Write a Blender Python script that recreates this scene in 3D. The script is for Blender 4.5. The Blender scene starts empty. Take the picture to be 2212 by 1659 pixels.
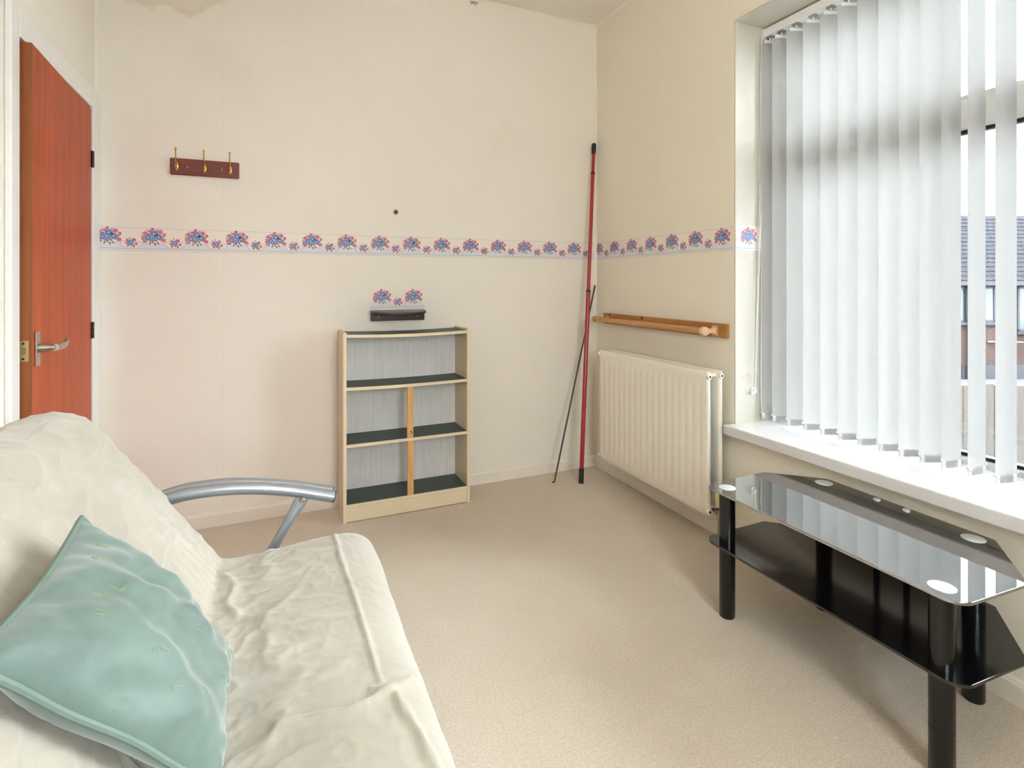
import bpy, bmesh, math, random
import numpy as np
from mathutils import Vector, Matrix

random.seed(7)
rng = np.random.default_rng(11)
SC = bpy.context.scene
COL = SC.collection
PI = math.pi
R = math.radians

# ------------------------------------------------------------------ camera
W_PX, H_PX, F_PX, HORIZON = 2212.0, 1659.0, 1170.0, 610.0
YAW = 23.7987
CAM = (-1.8938, -2.9620, 1.17)
cam_d = bpy.data.cameras.new('camera')
cam_d.sensor_fit = 'HORIZONTAL'
cam_d.sensor_width = 36.0
cam_d.lens = 36.0 * F_PX / W_PX
cam_d.shift_y = -(H_PX / 2 - HORIZON) / W_PX
cam_d.clip_start = 0.02
cam_d.clip_end = 500
cam = bpy.data.objects.new('camera', cam_d)
cam.location = CAM
cam.rotation_euler = (R(90), 0, R(-YAW))
COL.objects.link(cam)
SC.camera = cam

# ------------------------------------------------------------------ sky, daylight, exposure
SKY = 32.0        # zenith radiance of an evenly overcast sky (three times its horizon, as overcast skies are)
world = bpy.data.worlds.new('overcast_sky')
SC.world = world
world.use_nodes = True
bgn = world.node_tree.nodes['Background']
wt = world.node_tree
_tc = wt.nodes.new('ShaderNodeTexCoord'); _sp = wt.nodes.new('ShaderNodeSeparateXYZ'); _mx = wt.nodes.new('ShaderNodeMath'); _ml = wt.nodes.new('ShaderNodeMath')
wt.links.new(_tc.outputs['Generated'], _sp.inputs[0])
_mx.operation = 'MAXIMUM'; _mx.inputs[1].default_value = 0.0; wt.links.new(_sp.outputs['Z'], _mx.inputs[0])
_ml.operation = 'MULTIPLY_ADD'; _ml.inputs[1].default_value = SKY * 2 / 3; _ml.inputs[2].default_value = SKY / 3
wt.links.new(_mx.outputs[0], _ml.inputs[0]); wt.links.new(_ml.outputs[0], bgn.inputs[1])
bgn.inputs[0].default_value = (0.88, 0.945, 1.03, 1)
SC.view_settings.view_transform = 'Standard'
SC.view_settings.look = 'None'
SC.view_settings.gamma = 1.0
SC.view_settings.use_curve_mapping = False
SC.view_settings.exposure = 0.44
SC.cycles.use_denoising = True
SC.cycles.max_bounces = 7
SC.cycles.diffuse_bounces = 5
SC.cycles.glossy_bounces = 4
SC.cycles.use_adaptive_sampling = True
SC.cycles.adaptive_threshold = 0.2
SC.cycles.adaptive_min_samples = 12
SC.cycles.use_light_tree = False
SC.cycles.transparent_max_bounces = 12
SC.cycles.sample_clamp_indirect = 8.0

def portal(name, loc, rot, sx, sy):
    d = bpy.data.lights.new(name, 'AREA')
    d.shape = 'RECTANGLE'; d.size = sx; d.size_y = sy
    d.cycles.is_portal = True
    o = bpy.data.objects.new(name, d)
    o.location = loc; o.rotation_euler = rot
    COL.objects.link(o)
# room dimensions
XL, ZC = -2.62, 2.811          # left wall, ceiling height (back wall y=0, right wall x=0)
YR = -4.35                     # rear wall behind the camera
WY0, WY1, WZ0, WZ1 = -3.05, -1.14, 0.500, 2.345   # window opening in the right wall
RX0, RX1, RZ0, RZ1 = -1.85, -0.85, 0.95, 2.15     # added window opening for fill daylight, unseen behind the camera
portal('window_daylight_portal', (0.52, (WY0 + WY1) / 2, (WZ0 + WZ1) / 2), (0, R(90), 0), WZ1 - WZ0, WY1 - WY0)
portal('added_window_portal', ((RX0 + RX1) / 2, YR - 0.16, (RZ0 + RZ1) / 2), (R(90), 0, 0), RX1 - RX0, RZ1 - RZ0)

# ------------------------------------------------------------------ material helpers
def lin(h):
    h = h.lstrip('#')
    out = []
    for i in (0, 2, 4):
        c = int(h[i:i + 2], 16) / 255
        out.append(c / 12.92 if c <= 0.04045 else ((c + 0.055) / 1.055) ** 2.4)
    return (out[0], out[1], out[2], 1.0)

class NT:
    def __init__(self, name):
        self.m = bpy.data.materials.new(name); self.m.use_nodes = True
        self.t = self.m.node_tree; self.n = self.t.nodes; self.l = self.t.links
        self.b = self.n['Principled BSDF']; self.out = self.n['Material Output']
    def add(self, typ, **kw):
        nd = self.n.new(typ)
        for k, v in kw.items():
            if k.startswith('i_'):
                key = k[2:]
                key = int(key) if key.isdigit() else key.replace('_', ' ')
                nd.inputs[key].default_value = v
            else:
                setattr(nd, k, v)
        return nd
    def link(self, a, b): self.l.new(a, b)
    def obj(self):
        if not hasattr(self, '_tc'): self._tc = self.add('ShaderNodeTexCoord')
        return self._tc.outputs['Object']
    def noise(self, scale, detail=3, rough=0.5, vec=None, stretch=None, dist=0.0):
        v = vec or self.obj()
        if stretch:
            mp = self.add('ShaderNodeMapping'); mp.inputs['Scale'].default_value = stretch
            self.link(v, mp.inputs['Vector']); v = mp.outputs[0]
        nd = self.add('ShaderNodeTexNoise', i_Scale=scale, i_Detail=detail, i_Roughness=rough, i_Distortion=dist)
        self.link(v, nd.inputs['Vector'])
        return nd.outputs['Fac']
    def ramp(self, fac, stops):
        r = self.add('ShaderNodeValToRGB'); e = r.color_ramp.elements
        while len(e) < len(stops): e.new(0.5)
        for i, (p, c) in enumerate(stops):
            e[i].position = p; e[i].color = c
        self.link(fac, r.inputs[0]); return r.outputs[0]
    def mix(self, fac, a, b, blend='MIX'):
        m = self.add('ShaderNodeMix', data_type='RGBA', blend_type=blend)
        for s, v in ((m.inputs[0], fac), (m.inputs[6], a), (m.inputs[7], b)):
            if isinstance(v, (tuple, list, float, int)): s.default_value = v
            else: self.link(v, s)
        return m.outputs[2]
    def math(self, op, a, b=0.0, c=None, clamp=False):
        m = self.add('ShaderNodeMath', operation=op, use_clamp=clamp)
        for i, v in enumerate((a, b) if c is None else (a, b, c)):
            if isinstance(v, (float, int)): m.inputs[i].default_value = v
            else: self.link(v, m.inputs[i])
        return m.outputs[0]
    def bump(self, h, strength, dist=0.01, prev=None):
        b = self.add('ShaderNodeBump', i_Strength=strength, i_Distance=dist)
        self.link(h, b.inputs['Height'])
        if prev: self.link(prev, b.inputs['Normal'])
        self.link(b.outputs[0], self.b.inputs['Normal']); return b.outputs[0]
    def base(self, c):
        if isinstance(c, tuple): self.b.inputs['Base Color'].default_value = c
        else: self.link(c, self.b.inputs['Base Color'])

def scale_c(c, k): return (min(c[0] * k, 1), min(c[1] * k, 1), min(c[2] * k, 1), 1)

MATS = {}
def plain(name, hexc, rough=0.5, metal=0.0, spec=0.5, var=0.06, vscale=18, bump=0.0, bscale=200, coat=0.0):
    if name in MATS: return MATS[name]
    t = NT(name); c = lin(hexc)
    t.base(t.mix(t.noise(vscale), scale_c(c, 1 - var), scale_c(c, 1 + var)))
    t.b.inputs['Roughness'].default_value = rough
    t.b.inputs['Metallic'].default_value = metal
    t.b.inputs['Specular IOR Level'].default_value = spec
    t.b.inputs['Coat Weight'].default_value = coat
    if bump: t.bump(t.noise(bscale), bump, 0.002)
    MATS[name] = t.m
    return t.m

def wood(name, dark, light, rough=0.4, axis='z', scale=30, coat=0.0, knots=False, blotch=0.0, spec=0.5):
    t = NT(name)
    st = {'x': (0.06, 1, 1), 'y': (1, 0.06, 1), 'z': (1, 1, 0.06)}[axis]
    g = t.noise(scale, 6, 0.6, stretch=st, dist=0.6)
    g2 = t.noise(scale * 6, 3, 0.5, stretch=st)
    f = t.math('ADD', t.math('MULTIPLY', g, 0.75), t.math('MULTIPLY', g2, 0.25))
    c = t.ramp(f, [(0.32, lin(dark)), (0.66, lin(light))])
    if blotch:
        c = t.mix(t.math('MULTIPLY', t.noise(2.2, 3, stretch=st), blotch), c, lin(dark))
    t.base(c)
    t.b.inputs['Roughness'].default_value = rough
    t.b.inputs['Coat Weight'].default_value = coat
    t.b.inputs['Specular IOR Level'].default_value = spec
    t.bump(f, 0.06, 0.001)
    MATS[name] = t.m
    return t.m

def wallpaper(name, hexc, stain=False, seams=(), axis=0):
    t = NT(name); c = lin(hexc)
    n1 = t.noise(1.3, 4)
    col = t.mix(n1, scale_c(c, 0.965), scale_c(c, 1.03))
    sep = t.add('ShaderNodeSeparateXYZ'); t.link(t.obj(), sep.inputs[0])
    for s in seams:
        d = t.math('ABSOLUTE', t.math('SUBTRACT', sep.outputs[axis], s))
        wob = t.math('MULTIPLY', t.noise(9, 2), 0.0014)
        line = t.math('LESS_THAN', d, wob)
        col = t.mix(t.math('MULTIPLY', line, 0.14), col, lin('7d6a4e'))
    if stain:
        # old water stain at the top of the wall: a tide mark with a shape of its own
        dx = t.math('DIVIDE', t.math('SUBTRACT', sep.outputs[0], -2.36), 0.30)
        dz = t.math('DIVIDE', t.math('SUBTRACT', sep.outputs[2], 2.62), 0.20)
        rr = t.math('SQRT', t.math('ADD', t.math('MULTIPLY', dx, dx), t.math('MULTIPLY', dz, dz)))
        rr = t.math('ADD', rr, t.math('MULTIPLY', t.math('SUBTRACT', t.noise(7, 4), 0.5), 0.9))
        mask = t.ramp(rr, [(0.0, (0.55, 0.55, 0.55, 1)), (0.76, (0.65, 0.65, 0.65, 1)), (0.90, (0.95, 0.95, 0.95, 1)), (1.0, (0, 0, 0, 1))])
        col = t.mix(t.math('MULTIPLY', mask, 0.30), col, lin('c2a06a'))
        # faint rubbed patches near eye height
        m2 = t.ramp(t.noise(2.1, 3), [(0.60, (0, 0, 0, 1)), (0.72, (1, 1, 1, 1))])
        col = t.mix(t.math('MULTIPLY', m2, 0.10), col, lin('cdb38f'))
    t.base(col)
    t.b.inputs['Roughness'].default_value = 0.75
    t.b.inputs['Specular IOR Level'].default_value = 0.25
    h1 = t.noise(140, 3, 0.6); h2 = t.noise(420, 2)
    t.bump(t.math('ADD', t.math('MULTIPLY', h1, 0.8), t.math('MULTIPLY', h2, 0.2)), 0.35, 0.0025)
    MATS[name] = t.m
    return t.m

def carpet_mat():
    t = NT('carpet'); c = lin('cbb28b')
    n1 = t.noise(1.7, 5, 0.62, dist=1.0); n2 = t.noise(150, 4, 0.75); n3 = t.noise(9, 4, 0.6)
    col = t.mix(n1, scale_c(lin('dacdb9'), 1.0), scale_c(lin('e8dfd1'), 1.0))
    col = t.mix(t.math('MULTIPLY', n3, 0.25), col, lin('d6c4a8'))
    col = t.mix(t.ramp(n2, [(0.35, (0.45, 0.45, 0.45, 1)), (0.65, (0, 0, 0, 1))]), col, lin('b19c7d'))
    t.base(col)
    t.b.inputs['Roughness'].default_value = 1.0
    t.b.inputs['Specular IOR Level'].default_value = 0.05
    t.b.inputs['Sheen Weight'].default_value = 0.2
    t.bump(n2, 0.9, 0.004)
    MATS['carpet'] = t.m
    return t.m

def fabric(name, lo, hi, weave=420, wb=0.25, sheen=0.3, rough=0.9, big=3.0):
    t = NT(name)
    n1 = t.noise(big, 4, 0.6)
    f = t.math('ADD', t.math('MULTIPLY', n1, 0.7), t.math('MULTIPLY', t.noise(weave, 2), 0.3))
    t.base(t.ramp(f, [(0.35, lin(lo)), (0.65, lin(hi))]))
    t.b.inputs['Roughness'].default_value = rough
    t.b.inputs['Specular IOR Level'].default_value = 0.2
    t.b.inputs['Sheen Weight'].default_value = sheen
    t.bump(t.noise(weave, 2), wb, 0.001)
    MATS[name] = t.m
    return t.m

def vane_mat():
    t = NT('blind_fabric')
    n = t.noise(260, 2)
    col = t.mix(n, lin('bcbbb8'), lin('c5c4c1'))
    d = t.add('ShaderNodeBsdfDiffuse'); tr = t.add('ShaderNodeBsdfTranslucent'); mx = t.add('ShaderNodeMixShader')
    t.link(col, d.inputs[0]); t.link(col, tr.inputs[0])
    mx.inputs[0].default_value = 0.38
    t.link(d.outputs[0], mx.inputs[1]); t.link(tr.outputs[0], mx.inputs[2]); t.link(mx.outputs[0], t.out.inputs[0])
    MATS['vane'] = t.m
    return t.m

def pane_mat():
    t = NT('window_glass')
    tr = t.add('ShaderNodeBsdfTransparent'); gl = t.add('ShaderNodeBsdfGlossy'); mx = t.add('ShaderNodeMixShader')
    fr = t.add('ShaderNodeFresnel', i_IOR=1.45)
    tr.inputs[0].default_value = (0.97, 0.99, 0.985, 1)
    gl.inputs['Roughness'].default_value = 0.01
    t.link(fr.outputs[0], mx.inputs[0]); t.link(tr.outputs[0], mx.inputs[1]); t.link(gl.outputs[0], mx.inputs[2])
    t.link(mx.outputs[0], t.out.inputs[0])
    MATS['pane'] = t.m
    return t.m

def brick_mat():
    t = NT('red_brick')
    b = t.add('ShaderNodeTexBrick', i_Scale=1.0)
    b.inputs['Color1'].default_value = lin('2b130c'); b.inputs['Color2'].default_value = lin('220f09')
    b.inputs['Mortar'].default_value = lin('30281f')
    b.inputs['Brick Width'].default_value = 0.225; b.inputs['Row Height'].default_value = 0.075
    b.inputs['Mortar Size'].default_value = 0.008
    mp = t.add('ShaderNodeMapping'); mp.inputs['Rotation'].default_value = (R(90), 0, 0)
    t.link(t.obj(), mp.inputs[0]); t.link(mp.outputs[0], b.inputs['Vector'])
    t.base(b.outputs[0]); t.b.inputs['Roughness'].default_value = 0.9
    MATS['brick'] = t.m
    return t.m

# ------------------------------------------------------------------ mesh helpers
class MB:
    def __init__(s): s.v = []; s.f = []; s.mi = []; s.cur = 0
    def vf(s, vs, fs, mi=None):
        o = len(s.v); s.v += [tuple(p) for p in vs]
        s.f += [tuple(i + o for i in f) for f in fs]; s.mi += [s.cur if mi is None else mi] * len(fs)
        return s
    def box(s, x0, x1, y0, y1, z0, z1, mi=None):
        vs = [(x, y, z) for x in (x0, x1) for y in (y0, y1) for z in (z0, z1)]
        return s.vf(vs, [(0, 1, 3, 2), (4, 6, 7, 5), (0, 4, 5, 1), (2, 3, 7, 6), (0, 2, 6, 4), (1, 5, 7, 3)], mi)
    def obox(s, c, ax, ay, az, hx, hy, hz, mi=None):
        c, ax, ay, az = map(Vector, (c, ax, ay, az))
        vs = [c + ax * (i * hx) + ay * (j * hy) + az * (k * hz) for i in (-1, 1) for j in (-1, 1) for k in (-1, 1)]
        return s.vf(vs, [(0, 1, 3, 2), (4, 6, 7, 5), (0, 4, 5, 1), (2, 3, 7, 6), (0, 2, 6, 4), (1, 5, 7, 3)], mi)
    def prism(s, poly, z0, z1, axis='z', mi=None):
        n = len(poly)
        def P(a, b, c): return {'z': (a, b, c), 'y': (a, c, b), 'x': (c, a, b)}[axis]
        vs = [P(a, b, z0) for a, b in poly] + [P(a, b, z1) for a, b in poly]
        fs = [tuple(range(n))[::-1], tuple(range(n, 2 * n))] + [(i, (i + 1) % n, n + (i + 1) % n, n + i) for i in range(n)]
        return s.vf(vs, fs, mi)
    def tube(s, path, r, seg=12, caps=True, mi=None, flat=1.0):
        pts = [Vector(p) for p in path]; n = len(pts)
        rs = r if isinstance(r, (list, tuple)) else [r] * n
        vs, fs = [], []
        t0 = (pts[1] - pts[0]).normalized()
        up = Vector((0, 0, 1)) if abs(t0.z) < 0.9 else Vector((1, 0, 0))
        nrm = (up - t0 * up.dot(t0)).normalized()
        for i in range(n):
            t = (pts[min(i + 1, n - 1)] - pts[max(i - 1, 0)]).normalized()
            nrm = (nrm - t * nrm.dot(t)).normalized(); bn = t.cross(nrm)
            for k in range(seg):
                a = 2 * PI * k / seg
                vs.append(pts[i] + nrm * (math.cos(a) * rs[i] * flat) + bn * (math.sin(a) * rs[i]))
        for i in range(n - 1):
            for k in range(seg):
                k2 = (k + 1) % seg
                fs.append((i * seg + k, i * seg + k2, (i + 1) * seg + k2, (i + 1) * seg + k))
        if caps:
            fs.append(tuple(range(seg))[::-1]); fs.append(tuple(range((n - 1) * seg, n * seg)))
        return s.vf(vs, fs, mi)
    def lathe(s, prof, c, ax=(0, 0, 1), seg=24, mi=None):
        ax = Vector(ax).normalized(); c = Vector(c)
        path = [c + ax * h for r, h in prof]; rs = [max(r, 1e-5) for r, h in prof]
        up = Vector((1, 0, 0)) if abs(ax.x) < 0.9 else Vector((0, 1, 0))
        n = (up - ax * up.dot(ax)).normalized(); b = ax.cross(n)
        vs, fs = [], []
        for p, r in zip(path, rs):
            for k in range(seg):
                a = 2 * PI * k / seg
                vs.append(p + n * (math.cos(a) * r) + b * (math.sin(a) * r))
        m = len(prof)
        for i in range(m - 1):
            for k in range(seg):
                k2 = (k + 1) % seg
                fs.append((i * seg + k, i * seg + k2, (i + 1) * seg + k2, (i + 1) * seg + k))
        fs.append(tuple(range(seg))[::-1]); fs.append(tuple(range((m - 1) * seg, m * seg)))
        return s.vf(vs, fs, mi)
    def ball(s, c, r, seg=12, rings=7, sc=(1, 1, 1), mi=None):
        c = Vector(c)
        prof = [(math.sin(PI * i / rings), -math.cos(PI * i / rings)) for i in range(rings + 1)]
        vs, fs = [], []
        for pr, h in prof:
            for k in range(seg):
                a = 2 * PI * k / seg
                vs.append((c.x + r * sc[0] * pr * math.cos(a), c.y + r * sc[1] * pr * math.sin(a), c.z + r * sc[2] * h))
        for i in range(rings):
            for k in range(seg):
                k2 = (k + 1) % seg
                fs.append((i * seg + k, i * seg + k2, (i + 1) * seg + k2, (i + 1) * seg + k))
        return s.vf(vs, fs, mi)
    def build(s, name, mats, parent=None, loc=None, smooth=True, angle=35, bevel=0.0, bseg=2, fix=True):
        """Vertices are given in world axes; the object's origin is loc (default: the parent's own)."""
        if not isinstance(mats, (list, tuple)): mats = [mats]
        base = Vector((0, 0, 0)); p = parent
        while p is not None:
            base += p.location; p = p.parent
        org = base if loc is None else Vector(loc)
        me = bpy.data.meshes.new(name)
        me.from_pydata([(v[0] - org.x, v[1] - org.y, v[2] - org.z) for v in s.v], [], s.f)
        for m in mats: me.materials.append(m)
        me.polygons.foreach_set('material_index', s.mi)
        if fix:
            bm = bmesh.new(); bm.from_mesh(me); bmesh.ops.recalc_face_normals(bm, faces=bm.faces); bm.to_mesh(me); bm.free()
        if smooth:
            me.shade_smooth(); me.set_sharp_from_angle(angle=R(angle))
        me.update()
        o = bpy.data.objects.new(name, me); COL.objects.link(o)
        if parent is not None:
            o.parent = parent; o.location = org - base
        else:
            o.location = org
        if bevel:
            b = o.modifiers.new('bevel', 'BEVEL'); b.width = bevel; b.segments = bseg; b.limit_method = 'ANGLE'; b.angle_limit = R(40)
        return o

def tag(o, label=None, cat=None, group=None, kind=None):
    if label: o['label'] = label
    if cat: o['category'] = cat
    if group: o['group'] = group
    if kind: o['kind'] = kind
    return o
def thing(name, label, cat, loc, rz=0.0, group=None):
    o = bpy.data.objects.new(name, None); o.empty_display_size = 0.05
    COL.objects.link(o); o.location = loc; o.rotation_euler = (0, 0, rz)
    return tag(o, label, cat, group)
def copy_part(o, parent, loc):
    c = o.copy(); COL.objects.link(c); c.parent = parent; c.location = loc
    return c
def catmull(pts, n):
    pts = [np.array(p, float) for p in pts]
    P = [2 * pts[0] - pts[1]] + pts + [2 * pts[-1] - pts[-2]]
    out = []
    for i in range(1, len(P) - 2):
        for k in range(n):
            t = k / n
            out.append(0.5 * ((2 * P[i]) + (-P[i - 1] + P[i + 1]) * t + (2 * P[i - 1] - 5 * P[i] + 4 * P[i + 1] - P[i + 2]) * t * t
                              + (-P[i - 1] + 3 * P[i] - 3 * P[i + 1] + P[i + 2]) * t ** 3))
    out.append(pts[-1])
    return out
def arc2(cx, cy, r, a0, a1, n):
    return [(cx + r * math.cos(R(a0 + (a1 - a0) * i / n)), cy + r * math.sin(R(a0 + (a1 - a0) * i / n))) for i in range(n + 1)]

class Perlin:
    def __init__(s, seed):
        g = np.random.default_rng(seed); s.p = g.permutation(256); s.p = np.concatenate([s.p, s.p])
        a = g.random(256) * 2 * np.pi; s.g = np.stack([np.cos(a), np.sin(a)], 1)
    def __call__(s, x, y):
        xi = np.floor(x).astype(int); yi = np.floor(y).astype(int); xf = x - xi; yf = y - yi
        u = xf ** 3 * (xf * (xf * 6 - 15) + 10); v = yf ** 3 * (yf * (yf * 6 - 15) + 10)
        def gr(ix, iy, dx, dy):
            h = s.p[(s.p[ix & 255] + iy) & 255]; q = s.g[h]
            return q[..., 0] * dx + q[..., 1] * dy
        a = gr(xi, yi, xf, yf); b = gr(xi + 1, yi, xf - 1, yf); c = gr(xi, yi + 1, xf, yf - 1); d = gr(xi + 1, yi + 1, xf - 1, yf - 1)
        return (a + u * (b - a)) + v * ((c + u * (d - c)) - (a + u * (b - a)))

# ------------------------------------------------------------------ materials
M_wall_back = wallpaper('wallpaper_back', 'ece6db', stain=True, seams=(-2.115, -1.586, -1.057, -0.53), axis=0)
M_wall_right = wallpaper('wallpaper_right', 'ebe4d3', seams=(-0.60, -1.11), axis=1)
M_wall = wallpaper('wallpaper_plain', 'ece6db')
M_ceil = plain('ceiling_paint', 'ede6dc', 0.85, var=0.03, vscale=3, bump=0.15, bscale=90)
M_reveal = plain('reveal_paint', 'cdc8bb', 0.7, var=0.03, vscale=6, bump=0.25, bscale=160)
M_gloss = plain('cream_gloss_paint', 'ebe4d8', 0.4, var=0.04, vscale=10)
M_white = plain('white_gloss_paint', 'e9e7e3', 0.35, var=0.03, vscale=8)
M_upvc = plain('white_upvc', 'eeeeec', 0.25, var=0.02)
M_sill = plain('white_sill_board', 'dcdbda', 0.12, var=0.015, coat=0.3)
M_carpet = carpet_mat()
M_door = wood('door_veneer', '98380c', 'c2561c', 0.42, 'z', 26, coat=0.0, blotch=0.35, spec=0.22)
M_dooredge = wood('door_lipping', '7a3d12', '9a5420', 0.45, 'z', 22)
M_steel = plain('satin_steel', 'b9b4aa', 0.3, 1.0)
M_brassplate = plain('aged_brass_plate', 'b09a66', 0.4, 0.9)
M_darkmetal = plain('dark_metal', '3a2f2a', 0.45, 0.8)
M_brass = plain('polished_brass', 'dcc070', 0.18, 1.0, var=0.04)
M_mahog = wood('mahogany', '5a1d18', '843a2a', 0.35, 'x', 30, coat=0.3)
M_mahog2 = wood('dark_mahogany_gloss', '240a10', '40161e', 0.30, 'x', 30, coat=0.15)
M_case = plain('cream_melamine', 'e0cfaf', 0.45, var=0.05, vscale=6)
M_case_in = plain('cream_melamine_inside', 'd0bfa2', 0.5, var=0.05, vscale=6)
M_caseback = wood('grey_grain_board', 'd6d4d0', 'e6e5e2', 0.7, 'z', 60)
M_shelf = wood('dark_green_lino', '38423f', '4c5753', 0.55, 'x', 40)
M_prop = wood('pine_strip', 'c68f4c', 'dcac6b', 0.55, 'z', 30)
M_pine = wood('pine_board', '9a6428', 'b98243', 0.45, 'y', 26, coat=0.2)
M_beech = wood('beech_rod', 'b5834c', 'd6a870', 0.45, 'y', 40, coat=0.15)
M_endgrain = plain('pale_end_grain', 'e6c4a2', 0.5)
M_rad = plain('radiator_enamel', 'efe9dc', 0.32, var=0.02, vscale=5)
M_galv = plain('galvanised_steel', '9aa0a0', 0.45, 0.7)
M_trv = plain('cream_plastic', 'dccfa0', 0.5)
M_red = plain('red_enamel', 'a31f28', 0.3, var=0.08, vscale=9, coat=0.3)
M_black = plain('black_rubber', '16161a', 0.55)
M_iron = plain('grey_iron', '55514c', 0.45, 0.7, var=0.2, vscale=30)
M_silver = plain('silver_paint', 'aab0b8', 0.32, 0.75, var=0.03)
M_cover = fabric('cream_flannel', 'a59e8e', 'b4ad9e', 520, 0.35, 0.35)
M_green = fabric('sage_satin', '5b6c64', '708279', 900, 0.12, 0.5, 0.45, 5)
M_greenpipe = plain('sage_piping', '6b7d73', 0.6)
M_thread = plain('straw_thread', '8b987a', 0.6)
M_leg = plain('black_lacquer', '0b0b0d', 0.22, var=0.1)
M_alu = plain('brushed_aluminium', 'e2e4e6', 0.35, 0.45, var=0.05, vscale=60)
M_vane = vane_mat()
M_pane = pane_mat()
M_weight = plain('blind_pocket_fabric', 'd6d5d0', 0.8, var=0.03)
M_brick = brick_mat()
def glass_black(name, rough, ior):
    t = NT(name)
    t.base(t.mix(t.noise(40), lin('060608'), lin('0c0c0f')))
    t.b.inputs['Roughness'].default_value = rough
    t.b.inputs['IOR'].default_value = ior
    t.b.inputs['Specular IOR Level'].default_value = 0.5
    return t.m
M_tvglass = glass_black('black_glass', 0.015, 5.0)
M_tvshelf = glass_black('black_satin_glass', 0.12, 1.8)

# ------------------------------------------------------------------ room shell
def struct(o): o['kind'] = 'structure'; return o
struct(MB().box(-3.72, 0.42, YR - 0.12, 0.12, -0.12, 0).build('floor', M_carpet, smooth=False))
struct(MB().box(-3.72, 0.42, YR - 0.12, 0.12, ZC, ZC + 0.12).build('ceiling', M_ceil, smooth=False))
struct(MB().box(-3.72, 0.42, 0, 0.12, 0, ZC).build('wall_back', M_wall_back, smooth=False))
b = MB()
b.box(0, 0.42, WY1, 0, 0, ZC); b.box(0, 0.42, YR, WY0, 0, ZC)
b.box(0, 0.42, WY0, WY1, 0, WZ0); b.box(0, 0.42, WY0, WY1, WZ1, ZC)
wall_right = struct(b.build('wall_right', M_wall_right, smooth=False))
DY0, DY1, DZ = -0.838, -0.098, 1.922
b = MB()
b.box(XL - 0.11, XL, DY1, 0, 0, ZC); b.box(XL - 0.11, XL, YR, DY0, 0, ZC); b.box(XL - 0.11, XL, DY0, DY1, DZ, ZC)
struct(b.build('wall_left', M_wall, smooth=False))
b = MB()
b.box(-3.72, RX0, YR - 0.12, YR, 0, ZC); b.box(RX1, 0.42, YR - 0.12, YR, 0, ZC)
b.box(RX0, RX1, YR - 0.12, YR, 0, RZ0); b.box(RX0, RX1, YR - 0.12, YR, RZ1, ZC)
struct(b.build('wall_rear', M_wall, smooth=False))
struct(MB().box(-3.84, -3.72, YR - 0.12, 0.12, 0, ZC).build('wall_hall', M_wall, smooth=False))
# painted plaster lining of the window reveal: two jambs and the soffit
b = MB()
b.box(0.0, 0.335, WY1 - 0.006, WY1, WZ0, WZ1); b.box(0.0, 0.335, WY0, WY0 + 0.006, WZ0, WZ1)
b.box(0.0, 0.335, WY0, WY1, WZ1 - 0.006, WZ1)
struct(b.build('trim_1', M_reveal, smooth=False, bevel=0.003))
# unseen rear window added to let in fill daylight: frame and pane
b = MB()
for (x0, x1, z0, z1) in ((RX0, RX1, RZ0, RZ0 + 0.06), (RX0, RX1, RZ1 - 0.06, RZ1), (RX0, RX0 + 0.06, RZ0 + 0.06, RZ1 - 0.06),
                         (RX1 - 0.06, RX1, RZ0 + 0.06, RZ1 - 0.06), (-1.37, -1.33, RZ0 + 0.06, RZ1 - 0.06)):
    b.box(x0, x1, YR - 0.10, YR - 0.04, z0, z1)
w2 = struct(b.build('added_window', M_upvc, smooth=False))
for (x0, x1) in ((RX0 + 0.06, -1.37), (-1.33, RX1 - 0.06)):
    MB().box(x0, x1, YR - 0.072, YR - 0.068, RZ0 + 0.06, RZ1 - 0.06).build('pane', M_pane, w2, smooth=False)

def skirting(name, prof_axis, a0, a1):
    prof = [(0, 0), (0.016, 0), (0.016, 0.056), (0.010, 0.068), (0, 0.070)]
    b = MB()
    if prof_axis == 'back':      # runs along x, at y = 0, stands out to -y
        vs = [(a, -d, h) for a in (a0, a1) for d, h in prof]
    elif prof_axis == 'right':
        vs = [(-d, a, h) for a in (a0, a1) for d, h in prof]
    else:
        vs = [(XL + d, a, h) for a in (a0, a1) for d, h in prof]
    n = len(prof)
    b.vf(vs, [tuple(range(n)), tuple(range(n, 2 * n))[::-1]] + [(i, n + i, n + (i + 1) % n, (i + 1) % n) for i in range(n)])
    return struct(b.build(name, M_gloss, smooth=False))
skirting('baseboard_back', 'back', XL + 0.0, 0.0)
skirting('baseboard_right', 'right', YR, -0.016)
skirting('baseboard_left', 'left', YR, DY0 - 0.062)
# papered fillets where the walls and the ceiling meet (the paper bridges the corners)
def fillet(name, p0, p1, d1, d2, w=0.014, mat=M_wall_right):
    p0, p1, d1, d2 = map(Vector, (p0, p1, d1, d2)); b = MB(); vs = []; N = 60
    pn = Perlin(5)
    for i in range(N + 1):
        p = p0.lerp(p1, i / N); ww = w * (1 + 0.7 * float(pn(np.array(i * 0.23), np.array(0.3))))
        vs += [p, p + d1 * ww, p + (d1 + d2) * ww * 0.42, p + d2 * ww]
    fs = []
    for i in range(N):
        for k in range(4):
            fs.append((i * 4 + k, i * 4 + (k + 1) % 4, i * 4 + 4 + (k + 1) % 4, i * 4 + 4 + k))
    b.vf(vs, fs)
    return struct(b.build(name, mat, angle=60))
fillet('trim_2', (0, 0, 0.07), (0, 0, ZC), (-1, 0, 0), (0, -1, 0), 0.013)
fillet('trim_3', (XL, 0, ZC), (0, 0, ZC), (0, 0, -1), (0, -1, 0), 0.016)
fillet('trim_4', (0, 0, ZC), (0, YR, ZC), (0, 0, -1), (-1, 0, 0), 0.016)
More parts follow.
